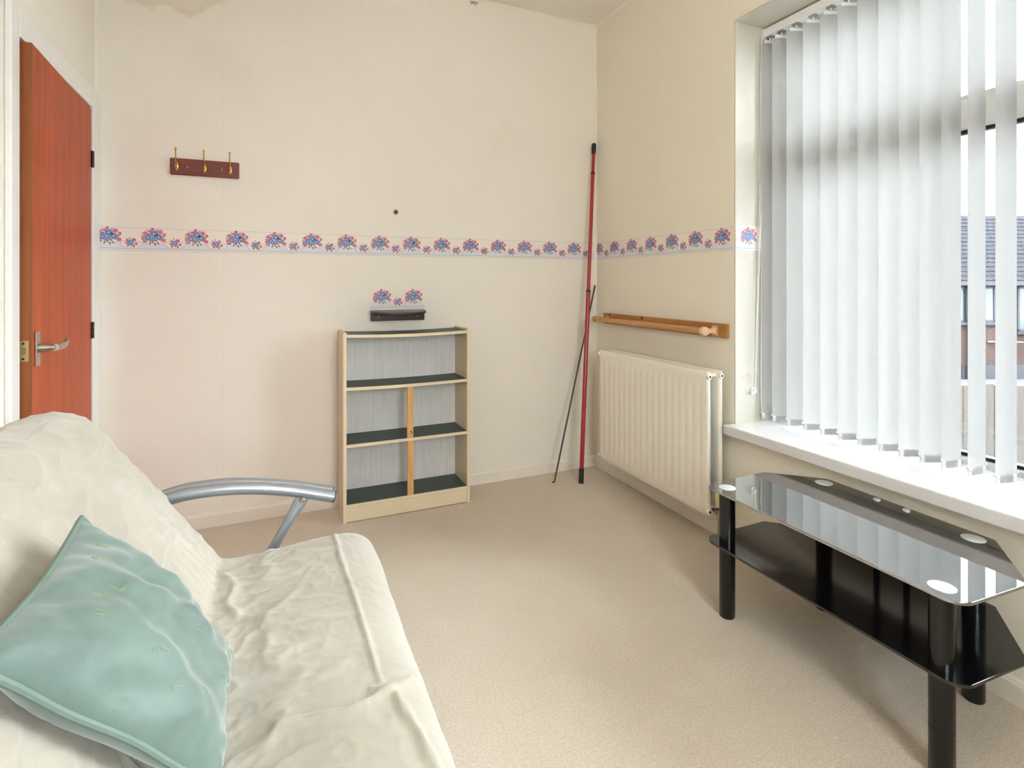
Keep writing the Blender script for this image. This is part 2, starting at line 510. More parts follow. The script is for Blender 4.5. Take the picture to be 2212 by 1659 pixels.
fillet('trim_5', (XL, 0, DZ + 0.1), (XL, 0, ZC), (1, 0, 0), (0, -1, 0), 0.008, M_wall)

# ------------------------------------------------------------------ door with its frame
dr = thing('door_1', None, None, (XL, DY1, 0)); dr['kind'] = 'structure'
b = MB()    # architrave, both sides and head
b.box(XL, XL + 0.018, DY1, -0.002, 0, DZ + 0.085)
b.box(XL, XL + 0.018, DY0 - 0.060, DY0, 0, DZ + 0.085)
b.box(XL, XL + 0.018, DY0, DY1, DZ, DZ + 0.085)
b.build('architrave', M_white, dr, smooth=False, bevel=0.004)
b = MB()    # lining with stop
b.box(XL - 0.11, XL, DY1 - 0.004, DY1, 0, DZ); b.box(XL - 0.11, XL, DY0, DY0 + 0.004, 0, DZ); b.box(XL - 0.11, XL, DY0, DY1, DZ - 0.003, DZ)
b.box(XL - 0.085, XL - 0.05, DY0 + 0.004, DY0 + 0.018, 0, DZ - 0.003)
b.build('door_lining', M_white, dr, smooth=False)
# door leaf swung a few degrees into the room
hx, hy, ang = XL + 0.012, DY1 - 0.008, R(2.4)
e1 = Vector((math.sin(ang), -math.cos(ang), 0)); e2 = Vector((math.cos(ang), math.sin(ang), 0)); e3 = Vector((0, 0, 1))
DWID, DTH, DTOP = 0.722, 0.040, 1.912
O_d = Vector((hx, hy, 0))
def D(u, w, z): return O_d + e1 * u + e2 * w + e3 * z       # u from hinge to latch, w out of the room face (w=0)
def dbox(bm, u0, u1, w0, w1, z0, z1, mi=None):
    bm.obox(D((u0 + u1) / 2, (w0 + w1) / 2, (z0 + z1) / 2), e1, e2, e3, (u1 - u0) / 2, (w1 - w0) / 2, (z1 - z0) / 2, mi)
b = MB(); dbox(b, 0, DWID - 0.008, -DTH, 0, 0.01, DTOP); leaf = b.build('door_leaf', M_door, dr, smooth=False)
b = MB(); dbox(b, DWID - 0.008, DWID, -DTH, 0, 0.01, DTOP); b.build('lipping', M_dooredge, leaf, smooth=False)
for z0 in (0.93, 1.665, 0.2):
    b = MB()
    for k in range(3):
        b.tube([D(-0.004, 0.004, z0 + 0.0235 * k), D(-0.004, 0.004, z0 + 0.0235 * k + 0.0225)], 0.006, 10)
    dbox(b, -0.003, 0.010, 0.0, 0.002, z0, z0 + 0.07)
    b.build('hinge', M_darkmetal, dr)
b = MB(); dbox(b, DWID, DWID + 0.002, -0.033, -0.007, 0.925, 0.990); lp = b.build('latch_plate', M_brassplate, dr, smooth=False, bevel=0.001)
b = MB(); b.prism([(0, 0), (0.006, 0), (0, 0.012)], 0, 1)
b = MB()
vs = [D(DWID + 0.002, -0.026, 0.948), D(DWID + 0.002, -0.014, 0.948), D(DWID + 0.012, -0.026, 0.948),
      D(DWID + 0.002, -0.026, 0.967), D(DWID + 0.002, -0.014, 0.967), D(DWID + 0.012, -0.026, 0.967)]
b.vf(vs, [(0, 1, 2), (3, 5, 4), (0, 3, 4, 1), (1, 4, 5, 2), (0, 2, 5, 3)]); b.build('latch_bolt', plain('dull_bronze', '6b5540', 0.6, 0.3), lp, smooth=False)
for z in (0.934, 0.981):
    MB().lathe([(0.0035, 0), (0.0035, 0.001), (0.001, 0.0012)], D(DWID + 0.002, -0.020, z), e1, 10).build('screw', M_darkmetal, lp)
b = MB(); dbox(b, DWID - 0.060, DWID - 0.024, 0, 0.006, 0.905, 1.015)
hb = b.build('handle_plate', M_steel, dr, smooth=False, bevel=0.0025)
b = MB()
c0 = D(DWID - 0.042, 0.004, 0.962)
b.tube([c0, c0 + e2 * 0.012, c0 + e2 * 0.030, c0 + e2 * 0.044], [0.015, 0.014, 0.010, 0.009], 16)
path = [c0 + e2 * 0.044 + e1 * 0.006, c0 + e2 * 0.048 - e1 * 0.02, c0 + e2 * 0.050 - e1 * 0.055 + e3 * 0.001,
        c0 + e2 * 0.050 - e1 * 0.080 + e3 * 0.003, c0 + e2 * 0.048 - e1 * 0.105 + e3 * 0.010, c0 + e2 * 0.044 - e1 * 0.130 + e3 * 0.021]
b.tube(catmull(path, 4), [0.011] * 5 + [0.0105] * 4 + [0.009] * 4 + [0.007] * 4 + [0.005, 0.004, 0.003, 0.002], 14)
b.build('lever', M_steel, hb)

# ------------------------------------------------------------------ unseen globe added for warm fill light (above and behind the frame)
FILL_GLOW = 12.0
pd = thing('added_fill_globe', 'added glowing globe for fill light, hung out of view', 'lamp', (-1.25, -2.85, 2.36))
MB().lathe([(0.05, 0), (0.045, -0.02), (0.012, -0.03)], (-1.25, -2.85, ZC), (0, 0, 1), 24).build('fill_globe_rose', M_white, pd)
MB().tube([(-1.25, -2.85, 2.53), (-1.25, -2.85, ZC - 0.02)], 0.004, 8).build('fill_globe_flex', M_white, pd)
t = NT('fill_glow'); t.base((0.9, 0.88, 0.84, 1))
t.b.inputs['Emission Color'].default_value = (1.0, 0.90, 0.77, 1); t.b.inputs['Emission Strength'].default_value = FILL_GLOW
MB().ball((-1.25, -2.85, 2.36), 0.18, 32, 16).build('fill_globe', t.m, pd)

# ------------------------------------------------------------------ window: frame, panes, sill, blind
win = thing('window_1', None, None, (0.37, (WY0 + WY1) / 2, WZ0)); win['kind'] = 'structure'
FX0, FX1 = 0.335, 0.400
ZB, ZT, TR0, TR1 = 0.490, WZ1 - 0.006, 1.710, 1.822
b = MB()
b.box(FX0, FX1, WY0, WY1, ZB + 0.001, ZB + 0.065); b.box(FX0, FX1, WY0, WY1, ZT - 0.07, ZT)
b.box(FX0, FX1, WY1 - 0.07, WY1, ZB + 0.065, ZT - 0.07); b.box(FX0, FX1, WY0, WY0 + 0.07, ZB + 0.065, ZT - 0.07)
b.build('frame', M_upvc, win, smooth=False, bevel=0.006)
MB().box(FX0, FX1, WY0 + 0.07, WY1 - 0.07, TR0, TR1).build('transom', M_upvc, win, smooth=False, bevel=0.006)
def gasket_pane(y0, y1, z0, z1, gm=M_black):
    g = 0.012; b = MB()
    for a in ((y0, y1, z0, z0 + g), (y0, y1, z1 - g, z1), (y0, y0 + g, z0 + g, z1 - g), (y1 - g, y1, z0 + g, z1 - g)):
        b.box(FX0 + 0.018, FX1 - 0.018, *a)
    p = MB().box(FX0 + 0.030, FX0 + 0.034, y0, y1, z0, z1).build('pane', M_pane, win, smooth=False)
    b.build('gasket', gm, p, smooth=False)
MULL = -2.62
MB().box(FX0, FX1, MULL - 0.035, MULL + 0.035, TR1, ZT - 0.07).build('mullion', M_upvc, win, smooth=False, bevel=0.006)
gasket_pane(WY0 + 0.07, WY1 - 0.07, ZB + 0.065, TR0)
gasket_pane(MULL + 0.035, WY1 - 0.07, TR1, ZT - 0.07, M_upvc)
gasket_pane(WY0 + 0.07, MULL - 0.035, TR1, ZT - 0.07, M_upvc)
tag(MB().box(-0.056, FX0, WY0 - 0.012, WY1 + 0.012, 0.492, 0.535).build('window_sill', M_sill, loc=(0, WY1, 0.492), smooth=False, bevel=0.005, bseg=3),
    kind='structure')

# vertical blind
BX = 0.188
PITCH = 0.0755
bl = thing('vertical_blind', 'white fabric vertical blind hanging in the window recess', 'blind', (BX, -2.0, 0.54))
VT, VB = 2.262, 0.548
rail = MB()
RY0, RY1 = WY0 + 0.02, WY1 - 0.012
rail.prism([(BX - 0.022, 2.295), (BX + 0.022, 2.295), (BX + 0.022, 2.332), (BX - 0.022, 2.332)], RY0, RY1, 'y')
rail = rail.build('headrail', M_upvc, bl, smooth=False, bevel=0.003)
for y in (RY1 + 0.003, RY0 - 0.003):
    MB().box(BX - 0.024, BX + 0.024, y - 0.004, y + 0.004, 2.288, 2.336).build('end_cap', M_white, rail, smooth=False)
def vane_mesh(alpha):
    """One fabric vane round its hanger; alpha is its turn away from the x axis (right edge towards the window)."""
    Wv = 0.089; b = MB(); nu, nz = 8, 14; vs = []; fs = []
    ca, sa = math.cos(alpha), math.sin(alpha)
    for j in range(nz + 1):
        z = VB + (VT - VB) * j / nz
        for i in range(nu + 1):
            u = (i / nu - 0.5) * Wv; bow = 0.0030 * (1 - (2 * i / nu - 1) ** 2)
            vs.append((u * ca - bow * sa, -u * sa - bow * ca, z))
    for j in range(nz):
        for i in range(nu):
            k = j * (nu + 1) + i; fs.append((k, k + 1, k + nu + 2, k + nu + 1))
    return b.vf(vs, fs)
ANG = [14, 20, 22, 24, 25, 24, 23, 24, 23, 22, 9, 5, 10, 12, 9, 10, 12, 14, 10, 9, 12, 11, 12, 10, 11]
ye = [-1.160, -1.216, -1.290, -1.369, -1.447, -1.522, -1.602, -1.680, -1.751, -1.819, -1.887, -1.962, -2.035]    # room-side edge of each vane
ye += [-2.035 - 0.0745 * k for k in range(1, 13)]
ys = [y - 0.0445 * math.sin(R(a)) for y, a in zip(ye, ANG)]
def put(bm, name, mat, y, dx=0.0, **kw):
    bm.v = [(v[0] + BX + dx, v[1] + y, v[2]) for v in bm.v]
    return bm.build(name, mat, bl, loc=(BX + dx, y, 0.54), **kw)
low = []
for k, y in enumerate(ys):
    al = R(ANG[k] + random.uniform(-1, 1)); ca, sa = math.cos(al), math.sin(al)
    v = put(vane_mesh(al), 'vane', M_vane, y, fix=False, angle=80)
    # bottom weight inside its pocket, and the clips on both edges
    bw = MB(); bw.obox((BX, y, VB + 0.014), (ca, -sa, 0), (sa, ca, 0), (0, 0, 1), 0.0425, 0.0018, 0.013)
    bw.build('bottom_weight', M_weight, v, loc=None, smooth=False, bevel=0.0008)
    for s in (-1, 1):
        cl = MB(); cl.obox((BX + s * 0.0455 * ca, y - s * 0.0455 * sa, VB + 0.030), (ca, -sa, 0), (sa, ca, 0), (0, 0, 1), 0.003, 0.0025, 0.004)
        cl.build('chain_clip', M_weight, v, loc=None, smooth=False)
    hg = MB()
    hg.obox((BX, y, VT + 0.006), (ca, -sa, 0), (sa, ca, 0), (0, 0, 1), 0.030, 0.0012, 0.008)
    hg.tube([(BX, y, VT + 0.010), (BX, y, VT + 0.036)], 0.0035, 8)
    hg.build('hanger', M_upvc, v, loc=None, smooth=False)
    MB().box(BX - 0.012, BX + 0.012, y - 0.014, y + 0.014, 2.287, 2.297).build('carrier', M_galv, v, loc=None, smooth=False)
    low.append(((BX - 0.047 * ca, y + 0.047 * sa), (BX + 0.047 * ca, y - 0.047 * sa)))
for k in range(len(low) - 1):       # bead chains joining each vane to the next
    for s in (0, 1):
        (xa, ya), (xb, yb) = low[k][s], low[k + 1][s]; b = MB(); n = 11
        for i in range(n):
            t = (i + 0.5) / n; z = VB + 0.030 - 0.020 * 4 * t * (1 - t) - 0.002
            b.ball((xa + (xb - xa) * t, ya + (yb - ya) * t, z), 0.0016, 6, 4)
        b.build('bead_chain', M_galv, bl)
# operating cords at the left end
b = MB()
cp = [(0.148, -1.156, 2.29), (0.146, -1.158, 1.4), (0.143, -1.159, 0.72), (0.143, -1.160, 0.63), (0.146, -1.163, 0.575), (0.155, -1.170, 0.553), (0.170, -1.182, 0.560)]
b.tube(catmull(cp, 8), 0.0014, 6)
b.tube([(0.150, -1.153, 2.29), (0.138, -1.155, 1.5), (0.108, -1.157, 0.69)], 0.0014, 6)
b.tube([(0.154, -1.156, 2.29), (0.144, -1.158, 1.5), (0.112, -1.158, 0.69)], 0.0014, 6)
b.build('operating_cord', M_upvc, bl)
ck = thing('cord_clip', 'small clear plastic cord clip fixed on the window reveal', 'cord clip', (0.104, WY1 - 0.006, 0.677))
b = MB(); b.box(0.094, 0.114, WY1 - 0.010, WY1 - 0.006, 0.660, 0.694); b.build('clip_base', M_upvc, ck, smooth=False, bevel=0.001)
b = MB(); b.tube([(0.104 + 0.010 * math.cos(a), WY1 - 0.019, 0.677 + 0.010 * math.sin(a)) for a in np.linspace(-2.2, 2.2, 14)], 0.003, 8)
b.lathe([(0.004, 0), (0.004, 0.012)], (0.104, WY1 - 0.010, 0.677), (0, -1, 0), 10); b.build('clip_loop', M_upvc, ck)

# ------------------------------------------------------------------ printed wallpaper border
M_paper = plain('border_paper', 'ece4d8', 0.7, var=0.02)
INK = [plain('ink_pink', 'd87f97', 0.7, var=0.1, vscale=120), plain('ink_rose', 'c76583', 0.7), plain('ink_blue', '8a9cc4', 0.7, var=0.12, vscale=120),
       plain('ink_navy', '5f72a6', 0.7), plain('ink_green', '6c7762', 0.7, var=0.15, vscale=120), plain('ink_lavender', 'c6cadd', 0.7, var=0.04),
       plain('ink_pale', 'dcdee6', 0.7, var=0.03, vscale=90), plain('ink_line', '918b78', 0.7)]
BH = 0.113          # border height
PER = 0.1722        # repeat
def blob(b, u, v, r, mi, lay, lobes=5, sq=1.0, rot=0.0, n=15):
    vs = [(u, -0.0002 * lay, v)]
    for i in range(n):
        a = 2 * PI * i / n
        rr = r * (1 + 0.14 * math.cos(lobes * a + rot))
        vs.append((u + rr * math.cos(a) * sq, -0.0002 * lay, v + rr * math.sin(a)))
    b.vf(vs, [(0, i + 1, (i + 1) % n + 1) for i in range(n)], mi)
def leaf2(b, u, v, l, a, mi, lay):
    ca, sa = math.cos(a), math.sin(a)
    pts = [(-l, 0), (-l * 0.4, l * 0.42), (l * 0.35, l * 0.40), (l, 0), (l * 0.35, -l * 0.40), (-l * 0.4, -l * 0.42)]
    vs = [(u + p * ca - q * sa, -0.0002 * lay, v + p * sa + q * ca) for p, q in pts]
    b.vf(vs, [tuple(range(6))], mi)
def flower(b, u, v, r, kind):
    a = random.random() * 6
    if kind == 'p':
        blob(b, u, v, r, 0, 4, 5, 1.05, a); blob(b, u + r * 0.1, v + r * 0.05, r * 0.5, 1, 5, 3, 1, a); blob(b, u, v + r * 0.02, r * 0.2, 0, 6, 3)
    else:
        blob(b, u, v, r, 2, 5, 5, 1.05, a)
        for k in range(5):
            q = a + k * 2 * PI / 5
            blob(b, u + r * 0.55 * math.cos(q), v + r * 0.55 * math.sin(q), r * 0.24, 3, 6, 3, 1, q, 8)
        blob(b, u, v, r * 0.22, 6, 7, 3, 1, 0, 8)
def bouquet_mb():
    b = MB(); m = 0.001
    for (u, v, l, a) in ((-43, 4, 6, 2.6), (-38, -18, 6, 3.4), (43, 6, 5, .5), (38, -20, 5, 0), (-14, -29, 7, 4.2), (6, -32, 8, 4.9), (18, -28, 7, 5.4), (-24, 30, 5, 2.2),
                         (13, 33, 5, 1.2), (32, 26, 4, .6), (-8, 34, 4, 1.9), (-28, -22, 6, 3.8), (30, -12, 6, .1), (-2, -22, 7, 4.6), (48, 14, 3, .8), (-20, 14, 9, 2.5), (14, 10, 9, .6), (0, -4, 10, 1.5), (-30, 4, 8, 3), (32, -6, 8, .2), (-12, -14, 8, 4), (10, -16, 8, 5.2), (-44, 16, 4, 2.4)):
        leaf2(b, u * m, v * m, l * m, a, 4, 3)
    for (u, v, r) in ((-32, 17, 8.5), (26, 25, 9), (-4, 37, 6.5), (-14, 27, 6), (43, 14, 6), (40, -14, 8), (-41, -8, 6), (-36, -20, 6), (-9, -17, 6), (34, 2, 5)):
        flower(b, u * m, v * m, r * 1.15 * m, 'p')
    for (u, v, r) in ((1, 16, 15.5), (-22, -3, 14), (20, 1, 14), (0, -9, 9)):
        flower(b, u * m, v * m, r * m, 'b')
    return b
def posy_mb():
    b = MB(); m = 0.001
    for (u, v, l, a) in ((-6, 20, 5, 1.9), (-17, 14, 4, 2.4), (14, 13, 4, 1), (-12, -15, 8, 4.0), (9, -17, 8, 5.2), (-22, -6, 4, 3.1), (23, -10, 4, 6), (0, -14, 6, 4.7)):
        leaf2(b, u * m, v * m, l * m, a, 4, 3)
    for (u, v, r) in ((10, 11, 8.5), (-14, 8, 6), (-17, -5, 6), (19, -7, 6.5)):
        flower(b, u * m, v * m, r * m, 'p')
    flower(b, -1 * m, 0, 12 * m, 'b')
    return b
def strip_quad(b, pts_top, pts_bot, mi, lay):
    n = len(pts_top); y = -0.0002 * lay
    vs = [(u, y, v) for u, v in pts_top] + [(u, y, v) for u, v in pts_bot]
    b.vf(vs, [(i, i + 1, n + i + 1, n + i) for i in range(n - 1)], mi)
def scallop(u, c):
    """height (from the border's foot) of the pale scroll band at distance u along, bouquets centred on c + k*PER"""
    q = ((u - c) / PER) % 1.0; q = min(q, 1 - q)
    if q < 0.24: return 0.037 - 0.002 * q
    if q < 0.36: return 0.037 - (q - 0.24) / 0.12 * 0.020
    return 0.016
def print_strip(root, u0, u1, c, with_top=True):
    """Pale band, ruled lines and rope edge, all flat print on the paper, as one part."""
    b = MB(); us = np.linspace(u0, u1, max(8, int((u1 - u0) / 0.006)))
    strip_quad(b, [(u, scallop(u, c)) for u in us], [(u, 0.0125) for u in us], 6, 1)
    strip_quad(b, [(u, scallop(u, c) + 0.0012) for u in us], [(u, scallop(u, c) - 0.0012) for u in us], 5, 2)
    for z0, z1, mi in ((0.0110, 0.0126, 7), (0.0015, 0.0045, 5)):
        strip_quad(b, [(u0, z1), (u1, z1)], [(u0, z0), (u1, z0)], mi, 2)
    k0 = math.floor((u0 - c) / PER) - 1; k1 = math.ceil((u1 - c) / PER) + 1
    for k in range(k0, k1):
        for s in (-1, 1):                  # the curled scrolls either side of each posy
            cc = c + (k + 0.5) * PER + s * 0.036
            P = [(cc - s * 0.006 + 0.011 * math.cos(a) * s, 0.033 + 0.013 * math.sin(a)) for a in np.linspace(2.6, -1.7, 12)]
            if min(p[0] for p in P) < u0 or max(p[0] for p in P) > u1: continue
            for i in range(len(P) - 1):
                w = 0.0022 * (1 - 0.5 * i / 12)
                (ua, va), (ub, vb) = P[i], P[i + 1]; L = math.hypot(ub - ua, vb - va); nx, nz = -(vb - va) / L * w, (ub - ua) / L * w
                b.vf([(ua + nx, -0.0005, va + nz), (ub + nx, -0.0005, vb + nz), (ub - nx, -0.0005, vb - nz), (ua - nx, -0.0005, va - nz)], [(0, 1, 2, 3)], 5)
    if with_top:
        u = u0 + 0.004
        while u < u1 - 0.012:
            b.vf([(u, -0.0004, 0.1075), (u + 0.008, -0.0004, 0.1085), (u + 0.0125, -0.0004, 0.1055), (u + 0.005, -0.0004, 0.1045)], [(0, 1, 2, 3)], 5)
            u += 0.0128
        strip_quad(b, [(u0, 0.1068), (u1, 0.1068)], [(u0, 0.1061), (u1, 0.1061)], 6, 1)
    return b
PROTO = {}
def flat_part(b, name, mats, root, loc):
    o = b.build(name, mats, None, smooth=False, fix=False)
    o.parent = root; o.location = loc
    return o
def border(label, loc, rz, length, c, name='wallpaper_border'):
    root = thing(name, label, 'wallpaper border', loc, rz, 'floral wallpaper border')
    flat_part(MB().box(0, length, -0.0004, 0.0, 0, BH), 'paper_strip', M_paper, root, (0, 0, 0))
    flat_part(print_strip(root, 0.0, length, c), 'printed_scrolls', INK, root, (0, -0.0005, 0))
    k = -2
    while c + k * PER - 0.02 < length:
        u = c + k * PER
        for du, kind, v in ((0, 'bouquet', 0.066), (PER / 2, 'posy', 0.041)):
            uu = u + du; half = 0.045 if kind == 'bouquet' else 0.022
            if uu - half < -0.028 or uu + half > length: continue
            if kind not in PROTO:
                PROTO[kind] = flat_part(bouquet_mb() if kind == 'bouquet' else posy_mb(), 'printed_' + kind, INK, root, (uu, -0.0005, v))
            else:
                copy_part(PROTO[kind], root, (uu, -0.0005, v))
        k += 1
    return root
BZ = 1.3125
border('blue and pink floral wallpaper border running across the back wall', (XL + 0.017, -0.0005, BZ), 0, -XL - 0.031, -2.572 - (XL + 0.017))
border('floral wallpaper border on the window wall above the towel rail', (-0.0005, -0.014, BZ), R(-90), 1.12, 0.022)
border('short end of floral wallpaper border inside the window recess', (0.004, WY1 - 0.0065, BZ), 0, 0.18, 0.075)
# cut-out piece of border above the little wall shelf
co = thing('border_cutout', 'cut-out strip of floral border stuck above the small dark wall shelf', 'wallpaper border', (-1.420, -0.0005, 1.024))
us = np.linspace(0.0, 0.298, 60); cc = 0.064
b = MB()
tp = [(u, max(0.014, scallop(u, cc) + 0.0015)) for u in us]
b.prism([(u, 0.0) for u in us] + tp[::-1], -0.0004, 0.0, 'y')
flat_part(b, 'paper_strip', M_paper, co, (0, 0, 0))
flat_part(print_strip(co, 0.0, 0.298, cc, False), 'printed_scrolls', INK, co, (0, -0.0005, 0))
for u, kind, v in ((cc, 'bouquet', 0.066), (cc + PER / 2, 'posy', 0.041), (cc + PER, 'bouquet', 0.066)):
    copy_part(PROTO[kind], co, (u, -0.0005, v))
# torn remnant of an older border high on the back wall
rm = thing('torn_border_scrap', 'torn purple scrap of old border high on the back wall', 'wallpaper scrap', (-0.80, -0.0006, 2.795))
flat_part(MB().prism([(-0.06, -0.012), (-0.02, -0.016), (0.03, -0.010), (0.055, -0.013), (0.05, 0.014), (-0.06, 0.014)], -0.0004, 0, 'y'), 'paper_strip', M_paper, rm, (0, 0, 0))
copy_part(PROTO['posy'], rm, (-0.03, -0.0005, 0.004))

# ------------------------------------------------------------------ coat hook rail on the back wall
hr = thing('coat_hook_rail', 'dark mahogany board with three brass coat hooks', 'coat rail', (-2.19, 0, 1.674))
MB().box(-2.333, -2.045, -0.016, -0.001, 1.674, 1.752).build('board', M_mahog, hr, smooth=False, bevel=0.005)
for x in (-2.262, -2.118):
    MB().lathe([(0.004, 0), (0.003, 0.0015)], (x, -0.016, 1.713), (0, -1, 0), 10).build('screw', M_steel, hr)
for x in (-2.305, -2.191, -2.083):
    b = MB()
    b.ball((x, -0.019, 1.712), 0.010, 16, 10, (0.92, 0.75, 2.1))
    b.tube(catmull([(x, -0.021, 1.705), (x, -0.036, 1.712), (x, -0.046, 1.735), (x, -0.052, 1.765), (x, -0.056, 1.784)], 5), 0.0028, 10)
    b.ball((x, -0.0565, 1.787), 0.0055, 12, 8)
    hk = b.build('hook', M_brass, hr)
    MB().lathe([(0.0022, 0), (0.0018, 0.001)], (x + 0.001, -0.0266, 1.706), (0, -1, 0), 8).build('screw', M_darkmetal, hk)
# broken wall plug above the shelf
wp = thing('wall_plug', 'brown wall plug left in a hole above the floral border', 'wall plug', (-1.281, 0, 1.554))
MB().lathe([(0.0145, 0), (0.012, 0.002), (0.007, 0.0005)], (-1.281, 0.0, 1.554), (0, -1, 0), 9).build('torn_hole', plain('bare_plaster', 'a58a5c', 0.9, var=0.2, vscale=150), wp)
b = MB(); b.lathe([(0.009, 0), (0.0095, 0.006), (0.007, 0.008), (0.004, 0.005)], (-1.281, -0.0005, 1.553), (0.1, -1, 0.1), 8)
b.build('plug', plain('brown_plastic', '6e5334', 0.6), wp)

# ------------------------------------------------------------------ small dark wall shelf
sh = thing('wall_shelf', 'small bow-fronted dark mahogany wall shelf above the bookcase', 'shelf', (-1.272, 0, 0.963))
MB().box(-1.418, -1.126, -0.020, -0.001, 0.963, 1.0055).build('back_plate', M_mahog2, sh, smooth=False, bevel=0.003)
poly = [(-1.421, -0.001), (-1.421, -0.040)] + [(-1.272 + 0.149 * math.sin(a), -0.040 - 0.075 * (math.cos(a))) for a in np.linspace(-1.5, 1.5, 24)] + [(-1.123, -0.040), (-1.123, -0.001)]
sb = MB().prism(poly, 1.008, 1.021); sb.v = [(x, y, z + y * 0.10) for x, y, z in sb.v]
sb.build('shelf_board', M_mahog2, sh, smooth=False, bevel=0.003)
for x in (-1.378, -1.166):
    MB().lathe([(0.004, 0), (0.003, 0.001)], (x, -0.020, 0.986), (0, -1, 0), 10).build('screw', M_brassplate, sh)

# ------------------------------------------------------------------ bookcase
bc = thing('bookcase', 'low cream bookcase with dark green shelves against the back wall', 'bookcase', (-1.258, -0.13, 0))
BX0, BX1, BYF, BYB = -1.584, -0.936, -0.236, -0.022
for x in (BX0, BX1 - 0.016):
    MB().box(x, x + 0.016, BYF, BYB, 0, 0.925).build('side_panel', M_case, bc, smooth=False, bevel=0.001)
MB().box(BX0 + 0.016, BX1 - 0.016, BYB - 0.005, BYB, 0.07, 0.912).build('back_panel', M_caseback, bc, smooth=False)
MB().box(BX0 + 0.016, BX1 - 0.016, BYF + 0.004, BYF + 0.020, 0.004, 0.072).build('plinth', M_case, bc, smooth=False, bevel=0.001)
def sag_board(z, sag, y0, name):
    n = 16; x0, x1 = BX0 + 0.016, BX1 - 0.016; th = 0.015
    o = None
    for part in ('board', 'edge'):
        ya, yb = (y0, BYB - 0.005) if part == 'board' else (y0 - 0.003, y0)
        b = MB(); vs = []
        for i in range(n + 1):
            t = i / n; zz = z - sag * 4 * t * (1 - t); x = x0 + (x1 - x0) * t
            vs += [(x, ya, zz), (x, yb, zz), (x, yb, zz - th), (x, ya, zz - th)]
        fs = [(0, 1, 2, 3), (4 * n + 3, 4 * n + 2, 4 * n + 1, 4 * n)]
        mi = [0, 0]
        for i in range(n):
            for k in range(4): fs.append((4 * i + k, 4 * i + 4 + k, 4 * i + 4 + (k + 1) % 4, 4 * i + (k + 1) % 4))
        b.vf(vs, fs, 0)
        if part == 'board': o = b.build(name, M_shelf, bc, smooth=False)
        else: b.build('front_edging', M_case, o, smooth=False)
sag_board(0.916, 0.007, BYF + 0.006, 'top_board')
sag_board(0.658, 0.004, BYF + 0.006, 'shelf')
sag_board(0.380, 0.001, BYF + 0.006, 'shelf')
sag_board(0.088, 0.0, BYF + 0.006, 'shelf')
for z0, z1, x in ((0.088, 0.364, -1.2535), (0.380, 0.6395, -1.2555)):
    p = MB().box(x - 0.0155, x + 0.0155, BYF + 0.003, BYF + 0.014, z0, z1).build('prop_strip', M_prop, bc, smooth=False, bevel=0.001)
    if z0 > 0.2:
        b = MB(); b.tube([(x + 0.004 + 0.005 * math.cos(a), BYF + 0.001, 0.405 + 0.005 * math.sin(a)) for a in np.linspace(-2.4, 1.4, 12)], 0.0014, 8)
        b.lathe([(0.003, 0), (0.002, 0.003)], (x + 0.004, BYF + 0.003, 0.412), (0, -1, 0), 8); b.build('cup_hook', M_darkmetal, p)
b = MB(); b.lathe([(0.010, 0), (0.010, 0.001), (0.003, 0.002)], (-1.30, -0.05, 0.911), (0, 0, 1), 12); b.build('screw_cap', M_galv, bc)

# ------------------------------------------------------------------ towel rail on the window wall
tr = thing('towel_rail', 'pine towel rail with a round rod above the radiator', 'towel rail', (0, -0.6, 0.917))
MB().box(-0.020, -0.001, -1.112, -0.116, 0.916, 0.981).build('backboard', M_pine, tr, smooth=False, bevel=0.003)
M_knot = plain('pine_knot', '5e3716', 0.5)
for y, z, r in ((-0.185, 0.973, 0.008), (-0.50, 0.972, 0.010), (-0.90, 0.925, 0.006), (-0.83, 0.938, 0.004)):
    MB().lathe([(r, 0), (r * 0.9, 0.0006)], (-0.020, y, z), (-1, 0, 0), 12).build('knot', M_knot, tr)
for y, z in ((-1.065, 0.955), (-1.07, 0.932)):
    MB().lathe([(0.003, 0), (0.002, 0.001)], (-0.020, y, z), (-1, 0, 0), 8).build('screw', M_brassplate, tr)
RDX, RDZ = -0.085, 0.946
b = MB(); b.tube([(RDX, -0.145, RDZ), (RDX, -1.052, RDZ)], 0.0145, 20); b.build('rod', M_beech, tr)
b = MB(); b.lathe([(0.013, 0), (0.019, 0.006), (0.021, 0.018), (0.019, 0.028), (0.011, 0.034)], (RDX, -0.150, RDZ), (0, 1, 0), 20); b.build('end_knob', M_beech, tr)
for y in (-0.17, -1.045):
    prof = catmull([(-0.020, 0.020), (-0.035, 0.011), (-0.055, 0.009), (-0.070, 0.014), (-0.085, 0.0205), (-0.100, 0.015), (-0.1055, 0.0), (-0.100, -0.015), (-0.085, -0.0205), (-0.070, -0.014), (-0.055, -0.009), (-0.035, -0.011), (-0.020, -0.020)], 4)
    bb = MB().prism([(p[0], p[1] + RDZ) for p in prof], -0.012, 0.012, 'y'); bb.v = [(v[0], v[1] + y, v[2]) for v in bb.v]
    br = bb.build('bracket', M_beech if y > -0.5 else M_endgrain, tr, bevel=0.002)
    if y < -0.5:
        b = MB(); b.tube([(RDX + 0.011 * math.cos(a), y - 0.0122, RDZ + 0.011 * math.sin(a)) for a in np.linspace(0, 2 * PI, 25)], 0.0009, 6, caps=False); b.build('dowel_ring', M_beech, br)
        MB().box(-0.024, -0.0195, y - 0.018, y + 0.018, RDZ - 0.026, RDZ + 0.026).build('bracket_foot', M_beech, br, smooth=False, bevel=0.003)

